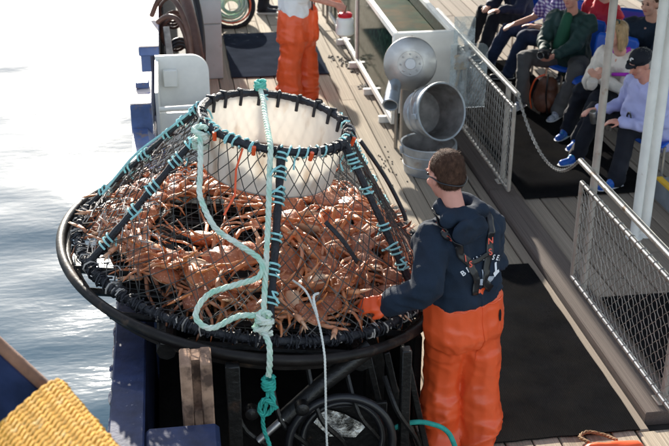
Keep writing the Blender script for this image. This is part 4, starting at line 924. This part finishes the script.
# --- second deckhand with the jug
p2, P, Q, shirt2, tr2, J2 = person('man in white T-shirt and orange bib trousers beyond the pot holding a jug', hip=(1.22, 10.9, .88), chest=(1.20, 10.9, 1.34), head=(1.24, 10.9, 1.62), look=(1, -.1, -.25), facing=(.82, -.57, 0),
    knees=((1.31, 11.0, .46), (1.13, 10.82, .46)), feet=((1.31, 11.02, 0), (1.10, 10.82, 0)), hands=((1.60, 11.0, 1.09), (1.62, 10.76, 1.09)), top=WHITEC, trousers=ORANGE, shoes=SHOED, skin=SKINR, hair=HAIRB, sleeves=False,
    topfat=.055, disp=.03, top_name='t_shirt', trouser_fat=.05, low=.19, extra=[[((1.16, 10.84, .80), .175), ((1.17, 10.86, .97), .165)], [((1.28, 10.94, .80), .175), ((1.28, 10.94, .97), .165)], [((1.31, 11.0, .5), .13), ((1.31, 11.0, .2), .135), ((1.31, 11.01, .1), .12)], [((1.12, 10.82, .5), .13), ((1.11, 10.82, .2), .135), ((1.1, 10.82, .1), .12)]], curl=1.1, palms=((0, -.6, -.5), (0, .6, -.5)))
m = MB()
for q in (-.09, .09): m.tube(curve([(1.36, 10.9 + q, 1.05), (1.34, 10.9 + q, 1.3), (1.22, 10.9 + q, 1.44), (1.06, 10.9 + q, 1.3), (1.04, 10.9 + q * .4, 1.0)], 8), .02, 6, flat=.4)
rel(p2, m.build('suspender', BLACKP))
person('person in dark trousers standing beyond the grey mat', hip=(1.25, 15.0, .88), chest=(1.25, 15.0, 1.34), head=(1.27, 15.0, 1.62), look=(1, -.2, -.1), facing=(1, -.15, 0),
    knees=((1.28, 15.08, .47), (1.24, 14.92, .47)), feet=((1.22, 15.1, 0), (1.18, 14.9, 0)), hands=((1.35, 15.28, .85), (1.35, 14.75, .85)), top=BLUEJ, trousers=NAVYT, shoes=SHOED, skin=SKIN, voxel=.013)
ps = empty('pipe_stand', (1.95, 14.4, 0), label='grey pipe stand at the top beside the tank', cat='stand')
for x_, y_ in ((1.82, 14.3), (2.0, 14.3), (1.82, 14.7), (2.0, 14.7)): rel(ps, MB().tube([(x_, y_, 0), (x_, y_, .8)], .018, 8).build('leg', STEEL))
for z_ in (.3, .78): rel(ps, MB().tube([(1.82, 14.3, z_), (2.0, 14.3, z_), (2.0, 14.7, z_), (1.82, 14.7, z_)], .014, 8, closed=True).build('rail_loop', STEEL))
jug = empty('bait_jug', (1.68, 10.72, .80), label='round white plastic jug with red lid hanging from a cord', cat='jug')
JM = Matrix.Translation((1.68, 10.72, .80))
o1 = MB().lathe([(.0, 0), (.07, .0), (.094, .02), (.097, .07), (.085, .10), (.092, .13), (.085, .17), (.062, .19), (.0, .19)], 20, JM).build('bottle', JUGM)
o2 = MB().lathe([(.0, .191), (.07, .191), (.073, .2), (.073, .222), (.06, .232), (0, .234)], 20, JM).build('lid', REDL)
o3 = MB().tube([(1.68, 10.72, 1.03), (1.69, 10.73, 1.07), (1.70, 10.74, 1.10)], .005, 5).build('cord', LEATHER)
rel(jug, o1, o2, o3)

# --- seats
def seat(x, y, face_, label):
    f = V(*face_, 0).normalized(); s = V(-f.y, f.x, 0); e = empty('plastic_seat', (x, y, 0), label=label, cat='seat', group='blue plastic seats')
    Wp = lambda a, b, z: V(x, y, 0) + s * a + f * b + V(0, 0, z)
    def shell(gr, name):
        n = len(gr); k = len(gr[0]); mb = MB().add([p for row in gr for p in row], [(i * k + j, i * k + j + 1, (i + 1) * k + j + 1, (i + 1) * k + j) for i in range(n - 1) for j in range(k - 1)])
        o = mb.build(name, BLUES); t = o.modifiers.new('thick', 'SOLIDIFY'); t.thickness = .014; rel(e, o)
    shell([[Wp(a, b, .40 + .05 * (abs(a) / .23) ** 2 + (-.03 if b > .2 else 0) + .02 * (b < -.15)) for b in (-.2, -.15, -.05, .08, .18, .23)] for a in (-.23, -.2, -.1, 0, .1, .2, .23)], 'seat_pan')
    shell([[Wp(a, -.22 - .07 * (z - .42) / .4 + .05 * (abs(a) / .23) ** 2, z - .04 * (abs(a) > .2) * (z > .75)) for z in (.46, .5, .6, .7, .8, .84)] for a in (-.23, -.2, -.1, 0, .1, .2, .23)], 'backrest')
    for a in (-.2, .2):
        for b in (-.2, .18): rel(e, MB().tube([Wp(a, b, .41), Wp(a * 1.05, b * 1.05, .0)], .013, 8).build('leg', RAILM))
    return e
S1 = (-.72, -.69); S2 = (-.93, -.36)
seat(4.10, 10.68, S1, 'blue seat under the man in the dark green jacket'); seat(4.17, 9.47, S1, 'blue seat under the woman in the cream fleece'); seat(4.14, 8.46, S2, 'blue seat under the man in the lavender shirt')
seat(4.18, 10.0, S1, 'empty blue seat between green jacket man and cream fleece woman'); seat(4.25, 11.55, S1, 'blue seat under the man in the plaid shirt'); seat(4.1, 12.5, S1, 'blue seat under the person in navy jacket, farthest of the front row'); seat(4.78, 10.95, S1, 'blue seat in the second row under the person in red')
seat(5.0, 9.75, S1, 'blue seat in the second row behind the cream fleece woman')

# --- spectators
pA, P, Q, jk, tr, J = person('older man in dark green jacket holding a camera, backpack between his feet', hip=(4.08, 10.66, .46), chest=(4.02, 10.60, .90), head=(3.96, 10.52, 1.17), look=(-.72, -.65, -.1), facing=(S1[0], S1[1], 0),
    knees=((3.96, 10.19, .50), (3.57, 10.66, .50)), feet=((3.80, 10.16, 0), (3.52, 10.52, 0)), hands=((3.74, 10.24, .64), (3.67, 10.36, .66)), top=GREENJ, trousers=GREYT, shoes=SHOEG, skin=SKINR, hair=HAIRG, glasses=BLACKP,
    topfat=.045, palms=((-.3, .5, .3), (.3, -.5, .3)), curl=1.0, belly=.03, elbow_out=.9)
m = MB(); c = V(4.0, 10.58, .8); 
f = V(S1[0], S1[1], 0).normalized(); s = V(-f.y, f.x, 0)
m.cap(c + f * .08 + V(0, 0, .15), .055, c + f * .115 + V(0, 0, -.14) - s * .03, .095); remeshed(m, 'shirt_front', GREENS, .011, pA, 3)
cm = empty('camera_body', (3.63, 10.24, .62), label='black camera held in the lap of the man in green', cat='camera')
q = Matrix.Translation((3.63, 10.24, .62)) @ Matrix.Rotation(R(-46), 4, 'Z')
o1 = MB().box((-.06, -.035, 0), (.06, .035, .085), q, bev=.01).build('body', BLACKP); o2 = MB().lathe([(.0, 0), (.036, 0), (.038, .05), (.03, .06), (.0, .055)], 16, q @ Matrix.Translation((0, -.035, .045)) @ Matrix.Rotation(R(90), 4, 'X')).build('lens', BLACKP); o3 = MB().tube([q @ p for p in circle((0, 0, 0), .036, 16, Matrix.Translation((0, -.088, .045)).to_3x3())], .003, 5, closed=True).build('lens_ring', STEEL)
for v in o3.data.vertices: pass
o3.data.transform(q @ Matrix.Translation((0, -.09, .045)) @ Matrix.Rotation(R(90), 4, 'X') @ q.inverted())
rel(cm, o1, o2, o3)
bp = empty('backpack', (3.72, 10.33, 0), label='brown leather backpack with orange strap standing between grey trouser legs', cat='backpack')
m = MB(); q = Matrix.Rotation(R(-46), 3, 'Z'); m.ell((3.72, 10.33, .16), (.15, .105, .16), 14, 10, q); m.ell((3.72, 10.33, .27), (.125, .09, .13), 14, 10, q); m.ell((3.66, 10.26, .13), (.1, .05, .09), 12, 8, q); o1 = remeshed(m, 'bag', LEATHER, .012, bp, 4, .02)
m = MB(); m.tube(curve([(3.58, 10.36, .05), (3.56, 10.38, .2), (3.60, 10.36, .36), (3.68, 10.32, .42)], 6), .014, 6, flat=.5); o2 = m.build('strap', ORANGE); m = MB(); m.tube(curve([(3.70, 10.2, .04), (3.67, 10.2, .2), (3.68, 10.23, .36), (3.72, 10.33, .41)], 6), .016, 6, flat=.5); o3 = m.build('strap', BLACKP); rel(bp, o2, o3)

pB, P, Q, jk, tr, J = person('woman with long blonde hair in cream fleece jacket with purple trim', hip=(4.14, 9.42, .46), chest=(4.02, 9.30, .88), head=(3.92, 9.20, 1.13), look=(-.95, -.15, -.12), facing=(S1[0], S1[1], 0),
    knees=((3.84, 9.28, .5), (3.76, 9.52, .5)), feet=((3.72, 9.35, 0), (3.70, 9.62, 0)), hands=((3.80, 9.12, .74), (3.76, 9.22, .76)), top=FLEECE, trousers=NAVYT, shoes=SHOEB, skin=SKIN, hair=HAIRL, hair_kind='long', k=.96,
    topfat=.035, shoulder_w=.16, palms=((0, .5, .3), (0, -.5, .3)), curl=.9)
m = MB(); Fb = J['fc']; ch = V(4.02, 9.30, .88); m.tube(curve([ch + J['sd'] * -.09 + V(0, 0, .09), ch + Fb * .08 + V(0, 0, .075), ch + J['sd'] * .09 + V(0, 0, .09)], 6), .028, 8); rel(pB, m.build('collar', PURPLE))
m = MB(); m.cap(ch + Fb * .135 - J['sd'] * .15 + V(0, 0, -.10), .018, ch + Fb * .15 - J['sd'] * .02 + V(0, 0, -.12), .018); rel(pB, m.build('pocket_trim', PURPLE))
m = MB(); m.tube([P(.082 * math.cos(t), -.0 + .02 * math.cos(t * 2), .05 + .085 * math.sin(t)) for t in [k * .2 for k in range(17)]], .008, 6); rel(pB, m.build('hair_band', GREENJ))
hb = MB().lathe([(.0, 0), (.035, .0), (.05, .04), (.046, .09), (.0, .1)], 14, Matrix.Translation((3.70, 9.12, .66)) @ Matrix.Rotation(R(20), 4, 'X')).build('sun_hat', FLEECE); tag(hb, 'small cream pouch in the hands of the blonde woman', 'pouch')

pC, P, Q, jk, tr, J = person('man in black cap and lavender shirt leaning forward on his knees', hip=(4.09, 8.46, .47), chest=(3.90, 8.36, .90), head=(3.77, 8.29, 1.13), look=(-.9, -.3, -.35), facing=(S2[0], S2[1], 0),
    knees=((3.80, 8.42, .53), (3.66, 8.86, .53)), feet=((3.70, 8.34, 0), (3.56, 8.94, 0)), hands=((3.68, 8.30, .62), (3.60, 8.66, .62)), top=LAV, trousers=NAVYT, shoes=SHOEB, skin=SKINR, hair=HAIRG, topfat=.04, belly=.07,
    palms=((.3, 0, -1), (.3, 0, -1)), curl=.8, top_name='shirt')
m = MB(); m.ell(P(0, -.015, .055), (.09, .106, .08), 16, 10, Q); cap_ = remeshed(m, 'cap', NAVYT, .009, pC, 2, .006)
m = MB(); vs = []; n = 10
for i in range(n + 1):
    t = math.pi * i / n; 
    for r_ in (.85, 1.35, 1.75): vs.append(P(.083 * math.cos(t) * (1 if r_ < 1.5 else .85), .07 * math.sin(t) * r_ + .02, .05 - .012 * r_ * math.sin(t)))
o = m.add(vs, [(i * 3 + j, i * 3 + j + 1, i * 3 + j + 4, i * 3 + j + 3) for i in range(n) for j in range(2)]).build('cap_brim', NAVYT); t = o.modifiers.new('thick', 'SOLIDIFY'); t.thickness = .006; rel(pC, o)
m = MB(); m.ell(P(-.02, .085, .10), (.02, .006, .009), 8, 5, Q); m.ell(P(.0, .088, .085), (.008, .005, .014), 8, 5, Q); rel(pC, m.build('cap_emblem', LETW))
m = MB(); wq = V(3.68, 8.30, .62) + V(.06, .02, .03); m.tube([wq + V(0, .042 * math.cos(t), .042 * math.sin(t)) for t in [k * .4 for k in range(16)]], .012, 6, closed=True, flat=.5); rel(pC, m.build('wristwatch', BLACKP))
cup = MB().lathe([(.0, 0), (.03, .0), (.034, .05), (.034, .11), (.028, .12), (0, .12)], 14).build('drink_can', STEEL, loc=(3.55, 8.60, .52)); cup.rotation_euler = (R(12), R(-15), 0); tag(cup, 'small silver can in the hand of the man in lavender', 'can')

person('person in blue and white plaid shirt and jeans with bare forearm resting', hip=(4.22, 11.52, .46), chest=(4.12, 11.42, .90), head=(4.05, 11.35, 1.17), look=(-.8, -.5, -.1), facing=(-.9, .1, 0), knees=((3.80, 11.45, .5), (3.72, 11.82, .5)), feet=((3.66, 11.5, 0), (3.56, 11.92, 0)),
    hands=((3.88, 11.28, .66), (3.71, 11.5, .64)), top=PLAID, trousers=JEAN, shoes=SHOED, skin=SKIN, sleeves=False, topfat=.03, top_name='shirt')
person('person in navy jacket with red cuffs seated farthest along the front row', hip=(4.08, 12.5, .46), chest=(3.98, 12.4, .90), head=(3.92, 12.35, 1.17), look=(-.8, -.5, -.2), facing=(-.85, -.3, 0), knees=((3.72, 12.32, .5), (3.66, 12.62, .5)), feet=((3.58, 12.3, 0), (3.55, 12.7, 0)),
    hands=((3.70, 12.05, .66), (3.62, 12.25, .66)), top=BLUEJ, trousers=NAVYT, shoes=SHOED, skin=SKIN, topfat=.04)
person('person in red jacket seated in the second row behind the green jacket', hip=(4.72, 10.98, .46), chest=(4.52, 11.05, .88), head=(4.48, 11.0, 1.15), look=(-.8, -.5, -.1), facing=(-.8, -.3, 0), knees=((4.34, 11.0, .5), (4.3, 11.25, .5)), feet=((4.3, 10.95, 0), (4.25, 11.3, 0)),
    hands=((4.25, 11.05, .62), (4.2, 11.2, .62)), top=REDC, trousers=NAVYT, shoes=SHOED, skin=SKIN, topfat=.04)
person('person in navy clothes seated in the second row behind the blonde woman', hip=(5.0, 9.78, .46), chest=(4.88, 9.68, .9), head=(4.8, 9.6, 1.17), look=(-.8, -.5, -.1), facing=(S1[0], S1[1], 0), knees=((4.68, 9.5, .5), (4.58, 9.75, .5)), feet=((4.6, 9.45, 0), (4.5, 9.75, 0)),
    hands=((4.55, 9.35, .62), (4.5, 9.5, .62)), top=BLUEJ, trousers=JEAN, shoes=SHOED, skin=SKIN, topfat=.04)

seat(4.80, 10.25, S1, 'blue seat in the second row under the person in dark fleece')
person('person in dark fleece seated in the second row beside the red jacket', hip=(4.78, 10.25, .46), chest=(4.68, 10.18, .9), head=(4.62, 10.1, 1.17), look=(-.8, -.5, -.1), facing=(S1[0], S1[1], 0), knees=((4.5, 9.95, .5), (4.4, 10.2, .5)), feet=((4.45, 9.9, 0), (4.35, 10.2, 0)),
    hands=((4.42, 9.8, .62), (4.36, 10.0, .62)), top=NAVY, trousers=JEAN, shoes=SHOED, skin=SKIN, topfat=.045)

# ------------------------------------------------------------------ tank
tk = empty('live_tank', (2.34, 11.6, 0), label='white framed glass holding tank with green water beside the fence', cat='tank')
x0, x1, y0, y1, zt, zb = 2.06, 2.63, 10.0, 14.4, 1.0, .12; pr = []
fr = .028
for (a, b) in ((x0, x0), (x1, x1)):
    pr.append(MB().box((a - fr, y0 + .03, zt - .05), (a + fr, y1, zt), bev=.006).build('top_frame', WHITEP)); pr.append(MB().box((a - fr, y0 + .03, zb - .05), (a + fr, y1, zb), bev=.006).build('bottom_frame', WHITEP))
for yy in (y0 + .03, 12.2, y1): 
    pr.append(MB().box((x0 + fr + .001, yy - .028, zt - .048), (x1 - fr - .001, yy + .028, zt - .002)).build('cross_frame', WHITEP, smooth=False)) if yy != 12.2 else None
    for a in (x0, x1): pr.append(MB().box((a - fr + .002, yy - .025, zb + .001), (a + fr - .002, yy + .025, zt - .051)).build('corner_post', WHITEP, smooth=False))
for yy in (10.3, 11.2, 12.2, 13.2): pr.append(MB().box((x0 - .1, yy - .03, .0), (x0 + .02, yy + .03, .069), bev=.006).build('foot', WHITEP))
for (ya, yb) in ((y0 + .06, 12.172), (12.228, y1 - .03)):
    for a in (x0, x1): pr.append(MB().box((a - .006, ya, zb + .001), (a + .006, yb, zt - .051)).build('pane', GLASSG, smooth=False))
pr.append(MB().box((x0 + .03, y0 + .06, zb + .002), (x1 - .03, y1 - .03, zb + .04)).build('bottom_tray', ALGAE, smooth=False))
pr.append(MB().box((x0 + .012, y0 + .062, zb + .042), (x1 - .012, y1 - .032, .80)).build('tank_water', TANKW, smooth=False))
pr.append(MB().box((x0 - .03, y0 - .03, .20), (x1 + .03, y0 - .002, zt + .005), bev=.01).build('end_panel', WHITEP))
m = MB()
for k in range(60): yy = random.uniform(10.2, 13); m.ell((x0 + .05 + random.uniform(0, .03), yy, random.uniform(.16, .16 + .3 * random.random())), (.02, random.uniform(.02, .06), random.uniform(.015, .04)), 7, 5)
g_ = m.build('bottom_growth', ALGAE); g_['kind'] = 'stuff'; pr.append(g_)
rel(tk, *pr)

dm = Matrix.Translation((2.12, 9.62, .81)) @ Matrix.Rotation(R(80), 4, 'X') @ Matrix.Rotation(R(-4), 4, 'Y')
dc = empty('steel_disc', (2.12, 9.65, 0), label='large round stainless steel disc with white hub in front of the tank', cat='disc')
prof = [(.0, -.02), (.235, -.02), (.248, -.01), (.248, .01), (.238, .016), (.12, .022), (.118, .018), (.0, .018)]
o1 = MB().lathe(prof, 64, dm).build('disc', STEEL); o2 = MB().lathe([(0, .019), (.05, .019), (.052, .03), (.046, .04), (0, .042)], 24, dm).build('hub', WHITER)
m = MB()
for k in range(8): m.lathe([(0, .018), (.0095, .018), (.0095, .028), (0, .03)], 8, dm @ Matrix.Translation((.09 * math.cos(k * .785), .09 * math.sin(k * .785), 0)))
o3 = m.build('bolt_ring', STEEL)
o4 = MB().box((2.06, 9.66, 0), (2.18, 9.74, .8), bev=.01).build('stand', STEEL, smooth=False)
rel(dc, o1, o2, o3, o4)
ch_ = empty('steel_chute', (1.9, 9.5, 0), label='short grey steel pipe with open mouth below the disc', cat='pipe')
a_ = V(2.0, 9.68, .66); b_ = V(1.895, 9.38, .50); m = MB(); m.tube([a_, b_], [.06, .075], 20, cap=False); m.tube([b_, a_], [.062, .05], 20, cap=False); m.tube([a_.lerp(b_, .35), a_.lerp(b_, .3)], .055, 20)
dd = (b_ - a_).normalized(); e1, e2 = frame(dd); m.tube([b_ + (e1 * math.cos(t) + e2 * math.sin(t)) * .069 for t in [k * .3142 for k in range(20)]], .009, 6, closed=True)
o1 = m.build('pipe', GALV); o2 = MB().tube([(1.99, 9.56, .62), (1.99, 9.56, 0)], .018, 8).build('support', STEEL); rel(ch_, o1, o2)

def bucket(Mx, label, r0=.20, r1=.25, h=.36):
    loc = Mx.translation; e = empty('galvanised_bucket', tuple(loc), label=label, cat='bucket', group='galvanised buckets'); t = .006
    prof = [(0, 0), (r0, 0), (r0 + (r1 - r0) * .3, h * .3), (r0 + (r1 - r0) * .3 + .006, h * .32), (r0 + (r1 - r0) * .34, h * .34), (r0 + (r1 - r0) * .7, h * .7), (r0 + (r1 - r0) * .7 + .006, h * .72), (r0 + (r1 - r0) * .74, h * .74), (r1, h), (r1 + .01, h + .004), (r1 + .008, h + .014), (r1 - t, h + .01), (r0 - t, .008), (0, .008)]
    o1 = MB().lathe(prof, 40, Mx).build('pail', GALV); m = MB()
    for q in (-1, 1): rel(e, MB().box((q * (r1 + .004) - .012, -.025, h - .08), (q * (r1 + .004) + .012, .025, h - .02), Mx, bev=.004).build('handle_lug', GALV))
    o3 = MB().tube([Mx @ V((r1 + .012) * math.cos(t_), (r1 + .012) * math.sin(t_) * .9, h - .05 - .12 * math.sin(t_)) for t_ in [k * .157 for k in range(21)]], .005, 6).build('handle', WIREM)
    rel(e, o1, o3, MB().lathe([(r1 - .0075, h + .005), (r1 - .0085, h + .003), (r0 - .007, .012), (0, .0115), (0, .0135), (r0 - .009, .0145)], 40, Mx, closed_prof=True).build('shade_skin', mat('rusty_shade_lining', (.22, .21, .2), .6, metal=.3, var=.4, scale=8, c2=(.1, .07, .05), c2amt=.3))); return e  # inner skin with rusty spots, darkened in place of the shade inside
bucket(Matrix.Translation((2.17, 8.98, .002)), 'galvanised bucket standing upright on the planks', .215, .245, .26)
bucket(Matrix.Translation((2.13, 9.13, .50)) @ Matrix.Rotation(R(24), 4, 'Z') @ Matrix.Rotation(R(72), 4, 'X'), 'dented galvanised bucket lying on its side atop another bucket', .20, .25, .30)

ac = empty('acrylic_sheet', (2.7, 9.6, .3), label='clear scratched plastic sheet standing beside the tank end', cat='sheet')
o1 = rounded_plate(2.50, 2.855, .36, .98, .06, 9.60, .008).build('panel', ACRYL); o2 = rounded_plate(2.52, 2.72, .982, 1.24, .03, 9.602, .005).build('upper_panel', ACRYL); rel(ac, o1, o2)
br = empty('deck_brush', (2.62, 9.64, .3), label='wooden handled brush behind the clear sheet', cat='brush')
o1 = MB().tube([(2.56, 9.66, .42), (2.60, 9.65, .72)], .014, 8).build('handle', mat('pale_wood', (.5, .33, .18), .7)); o2 = MB().box((2.55, 9.64, .72), (2.67, 9.68, .86), bev=.01).build('head', mat('pale_wood', (.5, .33, .18))); rel(br, o1, o2)

# ------------------------------------------------------------------ fences
FX = 2.69
def mesh_panel(y0, y1, z0, z1, cell=.078):
    m = MB(); n = int((y1 - y0) / cell) + 1; hgt = z1 - z0
    k = -int(hgt / cell) - 1
    while k < n:
        for s in (1, -1):
            ya = y0 + k * cell; P = []
            for j in range(int(hgt / (cell / 2)) + 1):
                z = j * cell / 2; yy = ya + z if s > 0 else ya + hgt - z
                if y0 <= yy <= y1: P.append((FX + (.004 if j % 2 else -.004) * s, yy, z0 + z))
            if len(P) > 1: m.tube(P, .0023, 4, cap=False)
        k += 1
    return m
def fence(label, ya, yb, posts, group):
    e = empty('rail_fence', (FX, (ya + yb) / 2, 0), label=label, cat='fence', group=group); L = []
    L.append(MB().tube([(FX, ya - .06, .965), (FX, yb + .06, .965)], .023, 12).build('top_rail', RAILM))
    L.append(MB().tube([(FX, ya, .83), (FX, yb, .83)], .017, 10).build('panel_tube', RAILM)); L.append(MB().tube([(FX, ya, .10), (FX, yb, .10)], .017, 10).build('panel_tube', RAILM))
    for y in (ya, yb): L.append(MB().tube([(FX, y, .10), (FX, y, .83)], .016, 10).build('panel_tube', POLEM))
    for y in posts: L.append(MB().tube([(FX + .035, y, .051), (FX + .035, y, .955)], .023, 12).build('post', POLEM)); L.append(MB().box((FX - .02, y - .05, .051), (FX + .09, y + .05, .062), bev=.003).build('post_foot', POLEM))
    L.append(mesh_panel(ya, yb, .10, .83).build('wire_mesh', WIREM))
    w_ = MB(); y = ya + .03
    while y < yb:
        for z in (.83, .10): w_.tube([(FX + .02 * math.cos(t), y + .006 * t / 6, z + .02 * math.sin(t)) for t in [q * .8 for q in range(9)]], .0028, 4)
        y += .09
    L.append(w_.build('wire_ties', WIREM)); L[-1]['kind'] = 'stuff'; rel(e, *L); return e
fence('steel rail fence with wire mesh between the buckets and the chain', 8.2, 10.9, (8.5, 9.9), 'rail fences along the spectators')
fence('nearest steel rail fence with wire mesh at the right edge', 3.0, 6.62, (5.11, 3.8), 'rail fences along the spectators')
c_ = []; A = V(FX, 8.13, .965); B = V(FX, 6.70, .965); m = MB()
path = resample([A.lerp(B, t / 60) + V(.03 * math.sin(math.pi * t / 60), 0, -.30 * 4 * (t / 60) * (1 - t / 60)) for t in range(61)], .026)
for i in range(len(path) - 1):
    d = (path[i + 1] - path[i]).normalized(); e1, e2 = frame(d); s = e1 if i % 2 else e2; c0 = (path[i] + path[i + 1]) / 2
    m.tube([c0 + d * .021 * math.cos(t) + s * .0115 * math.sin(t) for t in [q * .785 for q in range(8)]], .0048, 5, closed=True)
tag(m.build('barrier_chain', WIREM), 'slack steel chain hung between the two fence rails', 'chain')
def pole(name, x, y, r, h, m, label, foot=True):
    e = empty(name, (x, y, 0), label=label, cat='pole'); o1 = MB().tube([(x, y, .0), (x, y, h)], r, 16).build('tube', m); L = [o1]
    if foot: L.append(MB().lathe([(0, .001), (r * 1.9, .001), (r * 1.9, .012), (r * 1.2, .02), (0, .02)], 16, Matrix.Translation((x, y, 0))).build('foot_flange', m))
    rel(e, *L)
pole('canopy_pole', FX + .035, 6.49, .026, 2.62, POLEM, 'grey weathered pole rising beside the fence end')
pole('canopy_pole', 3.47, 7.36, .036, 2.62, WHITEP, 'white pole, left one of the touching pair'); pole('canopy_pole', 3.57, 7.40, .038, 2.62, WHITEP, 'white pole, right one of the touching pair')
pole('canopy_pole', 4.55, 11.3, .026, 2.62, POLEM, 'thin grey pole behind the row of spectators')
cn = empty('canopy', (5, 11, 2.6), label='unseen grey awning roof on poles over the seats, sized to shade them', cat='canopy')
cm_ = MB(); n = 12
o1 = cm_.box((2.0, 6.0, 2.62), (7.5, 15.6, 2.66)).build('roof_sheet', GREYP, smooth=False); o2 = MB().box((2.0, 5.98, 2.56), (2.06, 15.6, 2.618)).build('edge_beam', GREYP, smooth=False); rel(cn, o1, o2)  # roof out of view, inferred from the poles; reach set for its shade
sp = empty('step_platform', (4.6, 8.0, 0), label='grey step with yellow painted edge behind the white poles', cat='step')
o1 = MB().box((3.93, 6.4, .004), (5.4, 8.06, .2), bev=.01).build('block', mat('grey_nonskid', (.2, .22, .24), .8, bump=.4, bscale=200)); o2 = MB().box((3.925, 6.395, .185), (3.985, 8.065, .206), bev=.004).build('yellow_nosing', YELLOW); rel(sp, o1, o2)
# strip of deck edging board across, far end
# ------------------------------------------------------------------ foreground: upper rail and roped stanchion
fg = empty('upper_rail', (-.5, 2.7, 1.5), label='dark blue rail with rusty top edge in the lower left corner', cat='rail')
A = V(-.75, 2.72, 2.40); B = V(-.30, 2.50, 1.98)
d = (B - A).normalized(); nrm = V(-.35, -.9, 0).normalized(); dn = V(0, 0, -1)
m = MB(); m.add([A, B, B + dn * 1.0, A + dn * 1.0] + [p - nrm * .05 for p in (A, B, B + dn * 1.0, A + dn * 1.0)], [(0, 1, 2, 3), (7, 6, 5, 4), (0, 4, 5, 1), (1, 5, 6, 2), (2, 6, 7, 3), (3, 7, 4, 0)])
o1 = m.build('plate', NAVYP, smooth=False); m = MB(); 
o2 = MB().tube(resample([A - nrm * .025 + V(0, 0, .01), B - nrm * .025 + V(0, 0, .005)], .03), .019, 10).build('rusty_edge', RUST); rel(fg, o1, o2)
rw = empty('roped_stanchion', (-.3, 2.3, 1.2), label='blue bar wrapped in bright yellow rope in the lower left corner', cat='rope wrapping')
d = V(.445, -.896, 0); e1 = V(-.5, -.87, 0).normalized(); A = V(-.37, 2.61, 2.085) + e1 * .165; nn = V(0, 0, 1); L = .62
rel(rw, MB().add([A + d * t + e1 * x * .15 + nn * z for t in (.012, L) for x, z in ((-1, .03), (-1, -.05), (1, -.05), (1, .03))], [(0, 1, 2, 3), (7, 6, 5, 4), (0, 4, 5, 1), (1, 5, 6, 2), (2, 6, 7, 3), (3, 7, 4, 0)]).build('bar', NAVYP, smooth=False))
t = 0
while t < L:
    m = MB(); c0 = A + d * t; Pn = []; j1 = random.uniform(-.003, .003)
    for j in range(33):
        a = 2 * math.pi * j / 32; sx = math.copysign(abs(math.cos(a)) ** .5, math.cos(a)); sy = math.copysign(abs(math.sin(a)) ** .6, math.sin(a)); Pn.append(c0 + e1 * (.162 + j1) * sx + nn * (.052 * sy - .012) + d * (.0185 * j / 32))
    rope(m, Pn, .0105, pitch=.10, sm=2); rel(rw, m.build('rope_turn', ROPEY)); t += .0188
# orange float with rope at the lower right
fb = empty('orange_float', (2.25, 4.68, 0), label='orange float with a brown rope loop at the bottom edge', cat='float')
m = MB(); m.chain([((2.12, 4.68, .06), .055), ((2.36, 4.66, .06), .06)]); o1 = remeshed(m, 'float_body', ORANGE, .01, fb, 3, .01); m = MB(); rope(m, [(2.14, 4.78, .05), (2.12, 4.86, .03), (2.18, 4.9, .03), (2.26, 4.86, .03), (2.3, 4.76, .06)], .011); o2 = m.build('rope_loop', mat('brown_rope', (.22, .13, .06), .8, var=.4, scale=40)); rel(fb, o2)
